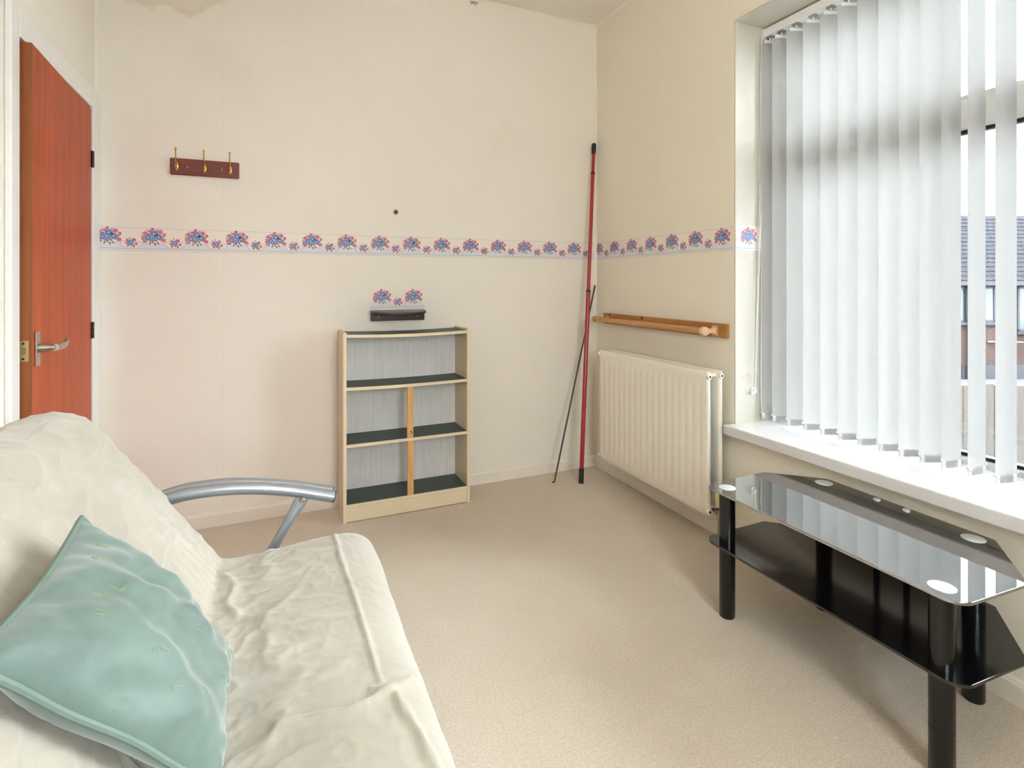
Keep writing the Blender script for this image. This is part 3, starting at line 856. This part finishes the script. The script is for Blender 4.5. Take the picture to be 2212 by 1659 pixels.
# ------------------------------------------------------------------ radiator
rd = thing('radiator', 'white double panel radiator beneath the towel rail', 'radiator', (-0.09, -0.68, 0.13))
RA, RB, RZA, RZB = -1.115, -0.238, 0.130, 0.773
def rad_panel(xf, xb, name):
    """Pressed panel: fluted front (towards -x) with rounded rim, flat back."""
    NF = 18; ny, nz = NF * 10, 40; b = MB(); vs = []; fs = []
    for j in range(nz + 1):
        z = RZA + (RZB - RZA) * j / nz
        for i in range(ny + 1):
            y = RA + (RB - RA) * i / ny
            e = min(y - RA, RB - y); ez = min(z - RZA, RZB - z)
            flz = min(max((ez - 0.045) / 0.022, 0), 1); flz = flz * flz * (3 - 2 * flz)
            fly = min(max((e - 0.022) / 0.012, 0), 1)
            ph = ((y - RA) / (RB - RA) * NF) % 1.0
            g = 1 / (1 + math.exp(-(abs(ph - 0.5) - 0.27) * 34))     # 1 in the grooves between flutes
            rim = 0.007 * max(0, 1 - min(e, ez) / 0.012) ** 2
            step = 0.0016 * (1 if ez < 0.020 else 0)
            vs.append((xf + 0.0021 * g * flz * fly + rim + step, y, z))
    for j in range(nz):
        for i in range(ny):
            k = j * (ny + 1) + i; fs.append((k, k + 1, k + ny + 2, k + ny + 1))
    o = len(vs); per = [i for i in range(ny + 1)] + [j * (ny + 1) + ny for j in range(1, nz + 1)] + [nz * (ny + 1) + i for i in range(ny - 1, -1, -1)] + [j * (ny + 1) for j in range(nz - 1, 0, -1)]
    vs += [(xb, vs[k][1], vs[k][2]) for k in per]; n = len(per)
    fs += [(per[i], o + i, o + (i + 1) % n, per[(i + 1) % n]) for i in range(n)] + [tuple(range(o, o + n))]
    return b.vf(vs, fs).build(name, M_rad, rd, angle=50)
rad_panel(-0.132, -0.116, 'front_panel'); rad_panel(-0.062, -0.046, 'rear_panel')
for y in (RA - 0.004, RB + 0.004):
    for x in (-0.124, -0.054):
        d = -1 if y < -0.5 else 1
        for z in (RZB - 0.022, RZA + 0.022):
            b = MB(); b.lathe([(0.0105, -0.012), (0.0125, -0.002), (0.0115, 0.003), (0.0065, 0.0035)], (x, y, z), (0, d, 0), 16)
            bo = b.build('tapping_boss', M_rad, rd)
            MB().lathe([(0.0055, 0), (0.0055, 0.0008)], (x, y + d * 0.0036, z), (0, d, 0), 12).build('plug', M_darkmetal, bo)
b = MB(); vs = []; N = 70       # corrugated convector fins between the panels
for i in range(N + 1):
    y = RA + 0.03 + (RB - RA - 0.06) * i / N
    x = -0.112 if i % 4 in (0, 1) else -0.066
    vs += [(x, y, RZA + 0.05), (x, y, RZB - 0.05), (x, y + 0.0008, RZB - 0.05), (x, y + 0.0008, RZA + 0.05)]
fs = []
for i in range(N):
    for k in range(4): fs.append((4 * i + k, 4 * i + (k + 1) % 4, 4 * i + 4 + (k + 1) % 4, 4 * i + 4 + k))
b.vf(vs, fs + [(0, 1, 2, 3), (4 * N + 3, 4 * N + 2, 4 * N + 1, 4 * N)]).build('convector_fins', M_galv, rd, smooth=False)
for z in (RZB - 0.022, RZA + 0.022):      # cross tubes joining the two panels at each end
    for y in (RA + 0.03, RB - 0.03):
        MB().tube([(-0.118, y, z), (-0.060, y, z)], 0.010, 12).build('cross_tube', M_rad, rd)
for y in (RA + 0.13, RB - 0.13):
    MB().box(-0.046, -0.0005, y - 0.02, y + 0.02, RZA + 0.05, RZB - 0.08).build('wall_bracket', M_galv, rd, smooth=False)
# thermostatic valve at the near end
vx, vy = -0.090, RA - 0.030
vl = MB(); vl.lathe([(0.010, 0.0), (0.010, 0.115), (0.013, 0.12), (0.013, 0.142), (0.010, 0.148), (0.010, 0.165)], (vx, vy, 0.0), (0, 0, 1), 14)
vl.tube([(vx, vy, 0.152), (vx, RA - 0.003, 0.152), (vx, RA + 0.012, 0.152)], [0.010, 0.010, 0.008], 12)
vl.lathe([(0.014, -0.004), (0.014, 0.006)], (vx, vy + 0.014, 0.152), (0, 1, 0), 6)
vb = vl.build('valve_body', M_steel, rd)
b = MB(); b.lathe([(0.014, 0.170), (0.014, 0.178)], (vx, vy, 0), (0, 0, 1), 16); b.build('valve_collar', M_black, vb)
b = MB(); b.lathe([(0.016, 0.178), (0.0185, 0.182), (0.0185, 0.232), (0.016, 0.240), (0.006, 0.242)], (vx, vy, 0), (0, 0, 1), 20)
for k in range(14):
    a = 2 * PI * k / 14
    b.obox((vx + 0.0185 * math.cos(a), vy + 0.0185 * math.sin(a), 0.206), (math.cos(a), math.sin(a), 0), (-math.sin(a), math.cos(a), 0), (0, 0, 1), 0.0012, 0.002, 0.022)
b.build('thermostat_head', M_trv, vb)

# ------------------------------------------------------------------ red pole and iron rod leaning in the corner
pa, pb = Vector((-0.257, -0.244, 0.004)), Vector((-0.036, -0.036, 2.050))
def al(t): return pa.lerp(pb, t)
po = thing('extension_pole', 'long red telescopic pole with black ends leaning in the corner', 'pole', pa)
MB().tube([al(0.035), al(0.545)], 0.0130, 18).build('lower_tube', M_red, po)
MB().tube([al(0.545), al(0.905)], 0.0112, 18).build('middle_tube', M_red, po)
MB().tube([al(0.905), al(0.975)], 0.0098, 18).build('upper_tube', M_red, po)
for t, r in ((0.541, 0.0142), (0.9015, 0.0125)):
    MB().tube([al(t), al(t + 0.006)], r, 18).build('collar', M_black, po)
MB().tube([al(0), al(0.040)], 0.0150, 18).build('foot_cap', M_black, po)
MB().tube([al(0.966), al(0.970), al(0.990), al(0.998), al(1.0)], [0.012, 0.0135, 0.0145, 0.012, 0.006], 18).build('end_grip', M_black, po)
ra, rb = Vector((-0.382, -0.163, 0.030)), Vector((-0.020, -0.022, 1.150))
ir = thing('iron_rod', 'thin grey iron rod with a bent foot leaning behind the red pole', 'rod', (-0.393, -0.169, 0))
MB().tube([ra, ra.lerp(rb, 0.55), rb], 0.0052, 12).build('shaft', M_iron, ir)
b = MB(); b.tube(catmull([ra.lerp(rb, 0.01), ra + Vector((-0.004, -0.003, -0.012)), ra + Vector((-0.010, -0.006, -0.023)), ra + Vector((-0.024, -0.008, -0.024))], 5), 0.0046, 10)
b.build('bent_foot', M_iron, ir)
dirr = (rb - ra).normalized(); side = dirr.cross(Vector((0.7, -0.7, 0))).normalized()
b = MB(); b.tube([rb - dirr * (0.006 + 0.05 * (1 - math.cos(a)) / 2) + side * (0.006 * math.sin(a)) for a in np.linspace(0.0, 2 * PI, 30)], 0.0025, 8, caps=False)
b.build('loop_end', M_iron, ir)
MB().tube([ra.lerp(rb, 0.75), ra.lerp(rb, 0.80)], 0.0072, 12).build('sleeve', M_black, ir)

# ------------------------------------------------------------------ black glass television stand
tv = thing('television_stand', 'black glass television stand with round legs under the window', 'television stand', (-0.28, -1.87, 0))
def top_poly(z_shift=0.0):
    c = 0.045; xF = -0.492 + z_shift; yA, yF = -1.472, -2.266
    P = arc2(xF + c, yA - c, c, 180, 90, 8)
    P += [(-0.190, yA + 0.006), (-0.034, -1.612), (-0.046, -2.122), (-0.243, yF - 0.010)]
    P += arc2(xF + c, yF + c, c, 270, 180, 8)
    return P
MB().prism(top_poly(), 0.442, 0.450).build('glass_top', M_tvglass, tv, smooth=False, bevel=0.0012)
MB().prism(top_poly(), 0.256, 0.264).build('glass_shelf', M_tvshelf, tv, smooth=False, bevel=0.0012)
for (x, y) in ((-0.436, -1.528), (-0.083, -1.634), (-0.446, -2.200), (-0.092, -2.092)):
    b = MB(); b.lathe([(0.024, 0.0), (0.0265, 0.004), (0.0265, 0.120), (0.0258, 0.1205), (0.0258, 0.1235), (0.0265, 0.124), (0.0265, 0.256)], (x, y, 0), (0, 0, 1), 32)
    b.lathe([(0.0265, 0.264), (0.0265, 0.442)], (x, y, 0), (0, 0, 1), 32)
    lg = b.build('leg', M_leg, tv)
    MB().lathe([(0.0285, 0.450), (0.0285, 0.4508), (0.0278, 0.4511), (0.001, 0.4511)], (x, y, 0), (0, 0, 1), 32).build('fixing_disc', M_alu, lg)
for y in (-1.808, -1.900):
    b = MB(); b.tube([(-0.064, y, 0.264), (-0.064, y, 0.442)], 0.0095, 16); lg = b.build('rear_post', M_leg, tv)
    MB().lathe([(0.0105, 0.450), (0.0105, 0.453), (0.008, 0.4545), (0.001, 0.4545)], (-0.064, y, 0), (0, 0, 1), 20).build('fixing_cap', M_alu, lg)

# ------------------------------------------------------------------ sofa bed with a cream cover
sf = thing('sofa_bed', 'metal framed sofa bed under a creased cream cover', 'sofa', (-2.1, -2.2, 0))
prof = [(-1.70, 0.245), (-1.65, 0.250), (-1.622, 0.275), (-1.612, 0.330), (-1.622, 0.385), (-1.652, 0.424), (-1.70, 0.440), (-1.78, 0.441), (-1.88, 0.432),
        (-1.96, 0.424), (-2.01, 0.428), (-2.045, 0.452), (-2.10, 0.535), (-2.154, 0.625), (-2.21, 0.700), (-2.255, 0.760), (-2.30, 0.822), (-2.345, 0.852), (-2.40, 0.855),
        (-2.455, 0.840), (-2.50, 0.800), (-2.52, 0.740), (-2.51, 0.68), (-2.46, 0.60), (-2.38, 0.49), (-2.30, 0.37), (-2.22, 0.285), (-2.10, 0.25), (-1.9, 0.245)]
P = catmull(prof + [prof[0]], 40)[:-1]
P = np.array(P)
# resample: dense where the camera sees it, sparse below
seg = np.linalg.norm(np.roll(P, -1, 0) - P, axis=1); cum = np.concatenate([[0], np.cumsum(seg)])
tot = cum[-1]
s_vis = cum[21 * 40]           # end of the visible upper side
S = np.concatenate([np.arange(0, s_vis, 0.0042), np.linspace(s_vis, tot, 40)[:-1]])
PX = np.interp(S, cum, np.append(P[:, 0], P[0, 0])); PZ = np.interp(S, cum, np.append(P[:, 1], P[0, 1]))
tx = np.roll(PX, -1) - np.roll(PX, 1); tz = np.roll(PZ, -1) - np.roll(PZ, 1); L = np.hypot(tx, tz)
NX, NZ = tz / L, -tx / L
if np.sum((PX - PX.mean()) * NX + (PZ - PZ.mean()) * NZ) < 0: NX, NZ = -NX, -NZ
YF0, YN = -1.285, -3.12         # far and near end
r_end = 0.055
ycore = np.arange(YF0 - r_end, YN + r_end, -0.0052)
tt = np.linspace(0, PI / 2, 9)[:-1]
Yrow = np.concatenate([YF0 - r_end + r_end * np.cos(tt), ycore, (YN + r_end - r_end * np.sin(np.linspace(0, PI / 2, 9)))[1:]])
inset = np.concatenate([r_end * (1 - np.sin(tt)), np.zeros(len(ycore)), (r_end * (1 - np.cos(np.linspace(0, PI / 2, 9))))[1:]])
YY, SS = np.meshgrid(Yrow, S, indexing='ij')
XX = np.broadcast_to(PX, YY.shape); ZZ = np.broadcast_to(PZ, YY.shape)
n1, n2, n3, n4, n5 = (Perlin(k) for k in (1, 2, 3, 4, 6))
def ridge(a, w): return np.exp(-(a / w) ** 2)
disp = 0.006 * n1(SS * 3.1, YY * 2.6) + 0.0035 * n2(SS * 8, YY * 7)
seat = 1 / (1 + np.exp((XX + 2.03) / -0.02)) * (ZZ > 0.38)
back = (1 / (1 + np.exp((XX + 2.06) / 0.02))) * (ZZ > 0.38)
wx = 0.05 * n3(SS * 4, YY * 4); wy = 0.05 * n4(SS * 4 + 7, YY * 4)
# wrinkles across the seat (run roughly front to back, bowing), pulled from the crease
wr = n5((SS + 2 * wx) * 6.0, (YY + 2 * wy) * 11.0); wr2 = n1((SS + 2 * wx) * 10 + 4, (YY + 2.5 * wx) * 19)
pull = np.clip(1 - (XX + 2.03) / 0.36, 0.12, 1)
disp += seat * pull * (0.0062 * (np.maximum(0, 1 - np.abs(wr) * 4.2)) ** 1.5 + 0.0044 * (np.maximum(0, 1 - np.abs(wr2) * 4.5)) ** 1.5)
# small random puckers
pk = n2((SS - wy) * 26, (YY + wx) * 24); disp += seat * 0.0016 * np.maximum(0, 1 - np.abs(pk) * 4.5) ** 2 * (0.4 + 0.6 * pull)
# back: softer, longer folds
bk = n4((SS + wx) * 9 + 3, (YY - wy) * 6); disp += back * 0.0058 * np.maximum(0, 1 - np.abs(bk) * 3.5) ** 1.5
bk2 = n3((SS + wy) * 20, (YY + wx) * 12 + 9); disp += back * 0.0028 * np.maximum(0, 1 - np.abs(bk2) * 4) ** 2
# gathers crossing the crease between seat and back
gat = n2(SS * 6, (YY + 0.6 * wx) * 38); disp += 0.0085 * ridge(XX + 2.045, 0.05) * np.maximum(0, 1 - np.abs(gat) * 3.0) * (ZZ > 0.38)
disp += -0.012 * ridge(XX + 2.022, 0.016) * (0.6 + 0.8 * n1(YY * 5, SS * 0)) * (ZZ > 0.38)
# long raised seams and folds (paths in plan)
def path_ridge(pts, h, w, fade=0.05):
    global disp
    pts = np.array(catmull(pts, 12)); best = np.full(XX.shape, 9.0); par = np.zeros(XX.shape)
    wob = 0.006 * n3(YY * 24, XX * 24)
    for i in range(len(pts) - 1):
        a, c = pts[i], pts[i + 1]; d = c - a; q = np.clip(((XX - a[0]) * d[0] + (YY - a[1]) * d[1]) / (d @ d), 0, 1)
        dd = np.hypot(XX - (a[0] + q * d[0]), YY - (a[1] + q * d[1])); m = dd < best
        best = np.where(m, dd, best); par = np.where(m, (i + q) / (len(pts) - 1), par)
    env = np.clip(np.minimum(par, 1 - par) / fade, 0, 1)
    disp = disp + (h * np.exp(-((best + wob) / w) ** 2) * env) * (ZZ > 0.36)
path_ridge([(-1.733, -1.300), (-1.731, -1.42), (-1.730, -1.515), (-1.720, -1.675), (-1.717, -1.866), (-1.715, -1.975)], 0.0050, 0.0055, 0.02)
path_ridge([(-1.690, -1.985), (-1.771, -2.008), (-1.83, -1.998), (-1.90, -1.985)], 0.0075, 0.008)
path_ridge([(-1.698, -1.995), (-1.690, -2.033), (-1.675, -2.103), (-1.662, -2.20), (-1.655, -2.30)], 0.008, 0.009)
path_ridge([(-1.645, -1.955), (-1.70, -1.985), (-1.74, -1.975)], 0.006, 0.008)
path_ridge([(-1.75, -1.62), (-1.84, -1.66), (-1.93, -1.63), (-2.0, -1.57)], 0.0055, 0.010, 0.45)
path_ridge([(-1.76, -1.75), (-1.86, -1.79), (-1.95, -1.77), (-2.01, -1.72)], 0.0055, 0.012, 0.45)
path_ridge([(-1.79, -1.45), (-1.86, -1.50), (-1.93, -1.49), (-2.0, -1.45)], 0.005, 0.009, 0.45)
path_ridge([(-1.75, -1.88), (-1.82, -1.90), (-1.92, -1.87)], 0.005, 0.010, 0.45)
path_ridge([(-2.02, -1.40), (-1.98, -1.47), (-1.99, -1.55), (-1.96, -1.62)], 0.007, 0.010)
path_ridge([(-2.06, -1.36), (-2.09, -1.42), (-2.16, -1.46)], 0.006, 0.010)
disp = disp * np.clip((ZZ - 0.24) / 0.08, 0.15, 1)
ins = inset[:, None]
VX = XX + NX * (disp - ins); VZ = ZZ + NZ * (disp - ins)
nr, nc = YY.shape
verts = np.stack([VX, YY, VZ], -1).reshape(-1, 3)
b = MB(); b.v = [tuple(p) for p in verts]
for j in range(nr - 1):
    for i in range(nc):
        i2 = (i + 1) % nc
        b.f.append((j * nc + i, j * nc + i2, (j + 1) * nc + i2, (j + 1) * nc + i))
b.f.append(tuple(range(nc))); b.f.append(tuple(range((nr - 1) * nc, nr * nc))[::-1])
b.mi = [0] * len(b.f)
cv = b.build('fitted_cover', M_cover, sf, angle=75)
from mathutils.bvhtree import BVHTree
COVER_BVH = BVHTree.FromPolygons([tuple(p) for p in verts], [tuple(f) for f in b.f[:-2]])
COVER_FLIP = COVER_BVH.find_nearest(Vector((-1.85, -2.0, 0.6)))[1].z < 0      # which way the winding faces
def rest_on_cover(p, gap):
    """Push a cushion point out to the surface of the sofa cover where it would sink in."""
    p = Vector(p); hit = COVER_BVH.find_nearest(p, 0.12)
    if hit[0] is None: return p
    q, n = hit[0], hit[1]
    if COVER_FLIP: n = -n
    d = (p - q).dot(n)
    return q + n * gap if d < gap else p
cv['label'] = 'creased cream flannel cover over seat and back'
def silver_arm(yA, yB, d):
    """Twin-tube armrest with its bolted strut; d points away from the seat."""
    a1 = [(-2.46, yA, 0.44), (-2.33, yA, 0.520), (-2.16, yA, 0.578), (-2.06, yA, 0.588), (-1.955, yA, 0.579), (-1.844, yA, 0.555), (-1.726, yA, 0.518)]
    a2 = [(x - 0.002, yB, z + 0.002) for x, _, z in a1]
    for a in (a1, a2):
        t = MB().tube(catmull(a, 8), 0.0175, 18).build('arm_tube', M_silver, sf)
        p1, p0 = Vector(a[-1]), Vector(a[-2]); dd = (p1 - p0).normalized()
        MB().tube([p1, p1 + dd * 0.003], 0.0172, 18).build('end_plug', M_black, t)
    s0, s1 = Vector((-1.808, yA - d * 0.005, 0.541)), Vector((-1.93, yA - d * 0.004, 0.335))
    dd = (s1 - s0).normalized()
    b = MB(); b.tube([s0, s0 + dd * 0.030, s0 + dd * 0.052, s0 + dd * 0.09, s1], [0.019, 0.019, 0.0165, 0.0150, 0.0140], 16, flat=1.0)
    b.v = [(x, (yA - d * 0.005) + (y - (yA - d * 0.005)) * (0.30 if z > 0.515 else (0.6 if z > 0.49 else 0.9)), z) for x, y, z in b.v]
    st = b.build('arm_strut', M_silver, sf)
    cb = s0 + dd * 0.016
    b = MB(); b.lathe([(0.0085, 0), (0.0085, 0.004), (0.006, 0.007), (0.002, 0.007)], cb + Vector((0, -0.006 if d > 0 else 0.006, 0)), (0, -d, 0), 6); b.build('bolt', M_steel, st)
    # end leg frame below the seat
    b = MB(); b.tube([(-1.93, yA, 0.335), (-1.93, yA, 0.20), (-1.80, yA, 0.05), (-1.76, yA, 0.013)], 0.0145, 14); b.build('leg', M_silver, sf)
    b = MB(); b.tube(catmull([(-2.46, yA, 0.44), (-2.48, yA, 0.36), (-2.46, yA, 0.20), (-2.44, yA, 0.013)], 5), 0.0145, 14); b.build('leg', M_silver, sf)
    b = MB(); b.tube([(-2.462, yA, 0.21), (-1.93, yA, 0.21)], 0.0125, 14); b.build('side_rail', M_silver, sf)
silver_arm(-1.235, -1.202, 1)
silver_arm(-3.170, -3.203, -1)
for x, z in ((-1.93, 0.21), (-2.46, 0.21)):
    b = MB(); b.tube([(x, -1.235, z), (x, -3.17, z)], 0.0125, 14); b.build('long_rail', M_silver, sf)

# ------------------------------------------------------------------ green cushion leaning on the sofa back
cu_c = Vector((-2.083, -1.961, 0.598))
up_s = Vector((-0.503, -0.314, 0.805)).normalized(); hor = Vector((0, 1, 0.05)).normalized()     # slumped sideways, so a little askew
nrm = hor.cross(up_s).normalized()
cu = thing('scatter_cushion', 'sage green satin cushion with piping leaning on the sofa back', 'cushion', cu_c)
HW, HH, TH = 0.163, 0.214, 0.064
def cush(u, v, side):
    """u,v in [-1,1]; numpy arrays -> points"""
    e = 0.93 + 0.07 * np.abs(u * v) ** 1.4                      # pinched sides, full corners
    sx = HW * u * (1 - 0.055 * (1 - np.abs(u)) * 0 - 0.06 * (1 - v * v) * np.abs(u) ** 3); sy = HH * v * (1 - 0.06 * (1 - u * u) * np.abs(v) ** 3)
    t = (np.clip(1 - np.abs(u) ** 2.6, 0, 1) ** 0.62) * (np.clip(1 - np.abs(v) ** 2.6, 0, 1) ** 0.62)
    h = TH * t
    if side > 0:
        q1 = n1(u * 2.1 + v * 1.4 + 3, v * 0.9 - u * 1.6); q2 = n2(u * 3.5 - v * 2.2, v * 1.6 + u * 2.2 + 5); q3 = n5(u * 1.2 + v * 5 + 0.3 * q1, v * 1.2 - u * 2.0)
        h = h + t ** 0.5 * (0.024 * q1 + 0.010 * q2 + 0.007 * q3)
        ed = np.maximum(np.abs(u), np.abs(v)); w = np.where(np.abs(u) > np.abs(v), n3(v * 7, u), n4(u * 7, v))
        h = h + 0.0035 * w * np.exp(-((ed - 0.88) / 0.10) ** 2)
    bend = -0.030 * (1 - 0.5 * (u * u + v * v)) * 0 + 0.012 * u * v
    h2 = side * h + bend + 0.012 * n4(u * 1.3 + 2, v * 1.3)
    return (np.array(cu_c)[:, None, None] + np.array(hor)[:, None, None] * sx + np.array(up_s)[:, None, None] * sy + np.array(nrm)[:, None, None] * h2)
NU = 150
ua = np.sin(np.linspace(-PI / 2, PI / 2, NU + 1)); U, V = np.meshgrid(ua, ua, indexing='ij')
b = MB()
for side in (1, -1):
    pts = cush(U, V, side).reshape(3, -1).T
    fs = [(i * (NU + 1) + j, i * (NU + 1) + j + 1, (i + 1) * (NU + 1) + j + 1, (i + 1) * (NU + 1) + j) for i in range(NU) for j in range(NU)]
    if side < 0: fs = [f[::-1] for f in fs]
    b.vf([rest_on_cover(p, 0.007) for p in pts], fs)
body = b.build('cushion_body', M_green, cu, angle=80, fix=False)
q = np.linspace(-1, 1, 40)
edge = [(x, -1.0) for x in q] + [(1.0, x) for x in q[1:]] + [(x, 1.0) for x in q[::-1][1:]] + [(-1.0, x) for x in q[::-1][1:]]
eu = np.array([[p[0] for p in edge]]); ev = np.array([[p[1] for p in edge]])
ep = cush(eu, ev, -1)[:, 0, :].T
MB().tube([rest_on_cover(p, 0.014) for p in ep], 0.0052, 8, caps=False).build('piping', M_greenpipe, body)
for k in range(20):         # embroidered sprigs
    cu_u, cu_v = random.uniform(-0.85, 0.85), random.uniform(-0.85, 0.85); a0 = random.uniform(0, 6.28)
    b = MB()
    for s in range(4):
        a = a0 + (s - 1.5) * 0.5; ln = random.uniform(0.05, 0.10); pu = cu_u + np.array([[ln * t * math.cos(a + 0.6 * t) for t in np.linspace(0.15, 1, 7)]]); pv = cu_v + np.array([[ln * t * math.sin(a + 0.6 * t) for t in np.linspace(0.15, 1, 7)]])
        pp = cush(np.clip(pu, -0.97, 0.97), np.clip(pv, -0.97, 0.97), 1)[:, 0, :].T + np.array(nrm) * 0.0004
        b.tube(pp, [0.0003, 0.0006, 0.0008, 0.0008, 0.0007, 0.0005, 0.0002], 5)
    b.build('embroidered_sprig', M_thread, body)

# ------------------------------------------------------------------ outside: house, fence, wires, ground
GZ = -2.4
tag(MB().box(0.6, 60, -30, 60, GZ - 0.1, GZ).build('street_ground', plain('wet_tarmac', '3a3b3d', 0.7, var=0.1, vscale=2), smooth=False), kind='structure')
ya = R(YAW); FWD = Vector((math.sin(ya), math.cos(ya), 0)); RGT = Vector((math.cos(ya), -math.sin(ya), 0))
hc = Vector(CAM) + FWD * 20 + RGT * 17.5; hc.z = GZ
hs = thing('brick_house', 'red brick house with grey tiled roof across the street', 'house', hc, -ya)
def H(b, name, mats, parent=None, **kw):       # local house axes: x along facade, y away, z up from ground
    o = b.build(name, mats, None, smooth=kw.pop('smooth', False), **kw); o.parent = parent or hs; o.location = (0, 0, 0); return o
H(MB().box(-7, 7, 0, 6, 0, 3.55), 'wall', M_brick)
M_tile = plain('grey_roof_tile', '191a1d', 0.9, spec=0.1, var=0.3, vscale=6); M_dark = plain('dark_stain', '14181c', 0.5)
NR = 16
for k in range(NR):         # tile courses, each lapping the one below
    t0, t1 = k / NR, (k + 1.25) / NR
    y0, z0, y1, z1 = -0.35 + 3.35 * t0, 3.62 + 2.75 * t0 + 0.03, -0.35 + 3.35 * t1, 3.62 + 2.75 * t1
    b = MB(); n = 50
    for i in range(n):
        x0 = -7.3 + 14.6 * i / n + 0.006 + (0.146 if k % 2 else 0); x1 = x0 + 14.6 / n - 0.012; j = random.uniform(0, 0.012)
        b.vf([(x0, y0, z0 + j), (x1, y0, z0 + j), (x1, y1, z1), (x0, y1, z1), (x0, y0, z0 + j - 0.03), (x1, y0, z0 + j - 0.03), (x1, y1, z1 - 0.03), (x0, y1, z1 - 0.03)],
             [(0, 1, 2, 3), (7, 6, 5, 4), (0, 4, 5, 1), (1, 5, 6, 2), (2, 6, 7, 3), (3, 7, 4, 0)])
    H(b, 'tile_course', M_tile, fix=False)
H(MB().prism([(-0.3, 3.60), (3.0, 6.34), (6.3, 3.60)], -7.2, 7.2, 'x'), 'roof_deck', M_dark)
H(MB().box(-7.3, 7.3, -0.42, -0.30, 3.46, 3.62), 'gutter', M_dark)
def house_window(x0, x1, z0, z1):
    b = MB()
    for a in ((x0, x1, z0, z0 + .08), (x0, x1, z1 - .08, z1), (x0, x0 + .08, z0, z1), (x1 - .08, x1, z0, z1), ((x0 + x1) / 2 - .04, (x0 + x1) / 2 + .04, z0, z1)):
        b.box(a[0], a[1], -0.03, 0.05, a[2], a[3])
    w = H(b, 'window_frame', M_dark)
    H(MB().box(x0 + .08, x1 - .08, -0.005, 0.0, z0 + .08, z1 - .08), 'window_pane', plain('far_glass', '3d464e', 0.08, var=0.1), w)
    H(MB().box(x0 - .06, x1 + .06, -0.10, 0.02, z0 - .10, z0), 'window_ledge', M_dark, w)
house_window(-1.9, 0.35, 2.10, 3.42); house_window(1.15, 3.4, 1.75, 3.42); house_window(-5.6, -3.4, 2.1, 3.42)
b = MB(); b.tube([(-0.72, -0.10, 0), (-0.72, -0.10, 3.5)], 0.05, 10); H(b, 'down_pipe', M_dark)
H(MB().box(-0.9, 6, -0.03, 0.02, 0.0, 0.52), 'dark_lower_band', M_dark)  # dark band across the foot of the facade
b = MB(); b.lathe([(0.02, 0.0), (0.2, 0.03), (0.32, 0.10), (0.33, 0.10), (0.2, 0.02), (0.02, -0.02)], (1.72, -0.55, 1.52), (0.2, -1, 0.25), 24)
sd = H(b, 'satellite_dish', M_upvc)
b = MB(); b.tube([(1.72, -0.5, 1.50), (1.4, -0.3, 1.38), (0.0, -0.06, 1.38)], 0.035, 8); H(b, 'dish_bracket', plain('weathered_steel', '4a4c4e', 0.7))
# timber fence on the near side of the street, board by board
fc = Vector(CAM) + FWD * 8.0 + RGT * 7.2; fc.z = GZ
fn = thing('street_fence', 'weathered timber board fence below the window across the lane', 'fence', fc, -ya)
M_board = wood('weathered_board', '2a2621', '38332c', 0.95, 'z', 14)
bp = None
for i in range(40):
    x = -3.2 + i * 0.152
    if bp is None:
        bp = MB().box(-0.07, 0.07, -0.011, 0.011, 0, 2.06).build('fence_board', M_board, None, smooth=False, bevel=0.003); bp.parent = fn; bp.location = (x, 0, 0)
    else:
        copy_part(bp, fn, (x, random.uniform(-0.004, 0.004), random.uniform(-0.02, 0.015)))
for z in (0.4, 1.6):
    o = MB().box(-3.3, 2.85, 0.012, 0.06, z, z + 0.09).build('fence_rail', M_board, None, smooth=False); o.parent = fn
for k, (z, d) in enumerate(((4.35, 13.0), (3.75, 13.4), (3.62, 13.4), (3.5, 13.8), (3.25, 13.2))):
    c0 = Vector(CAM) + FWD * d + RGT * 2.0; c1 = Vector(CAM) + FWD * (d - 1.2) + RGT * 22
    pts = []
    for i in range(13):
        t = i / 12; p = c0.lerp(c1, t); p.z = z + 0.5 * t - 0.5 * 4 * t * (1 - t) * 0.4; pts.append(p)
    tag(MB().tube(pts, 0.009, 6).build('street_overhead_wire', M_black, loc=pts[0]), ('highest', 'second highest', 'middle', 'second lowest', 'lowest')[k] + ' of the thin dark overhead wires crossing the sky outside', 'wire', 'overhead wires outside')
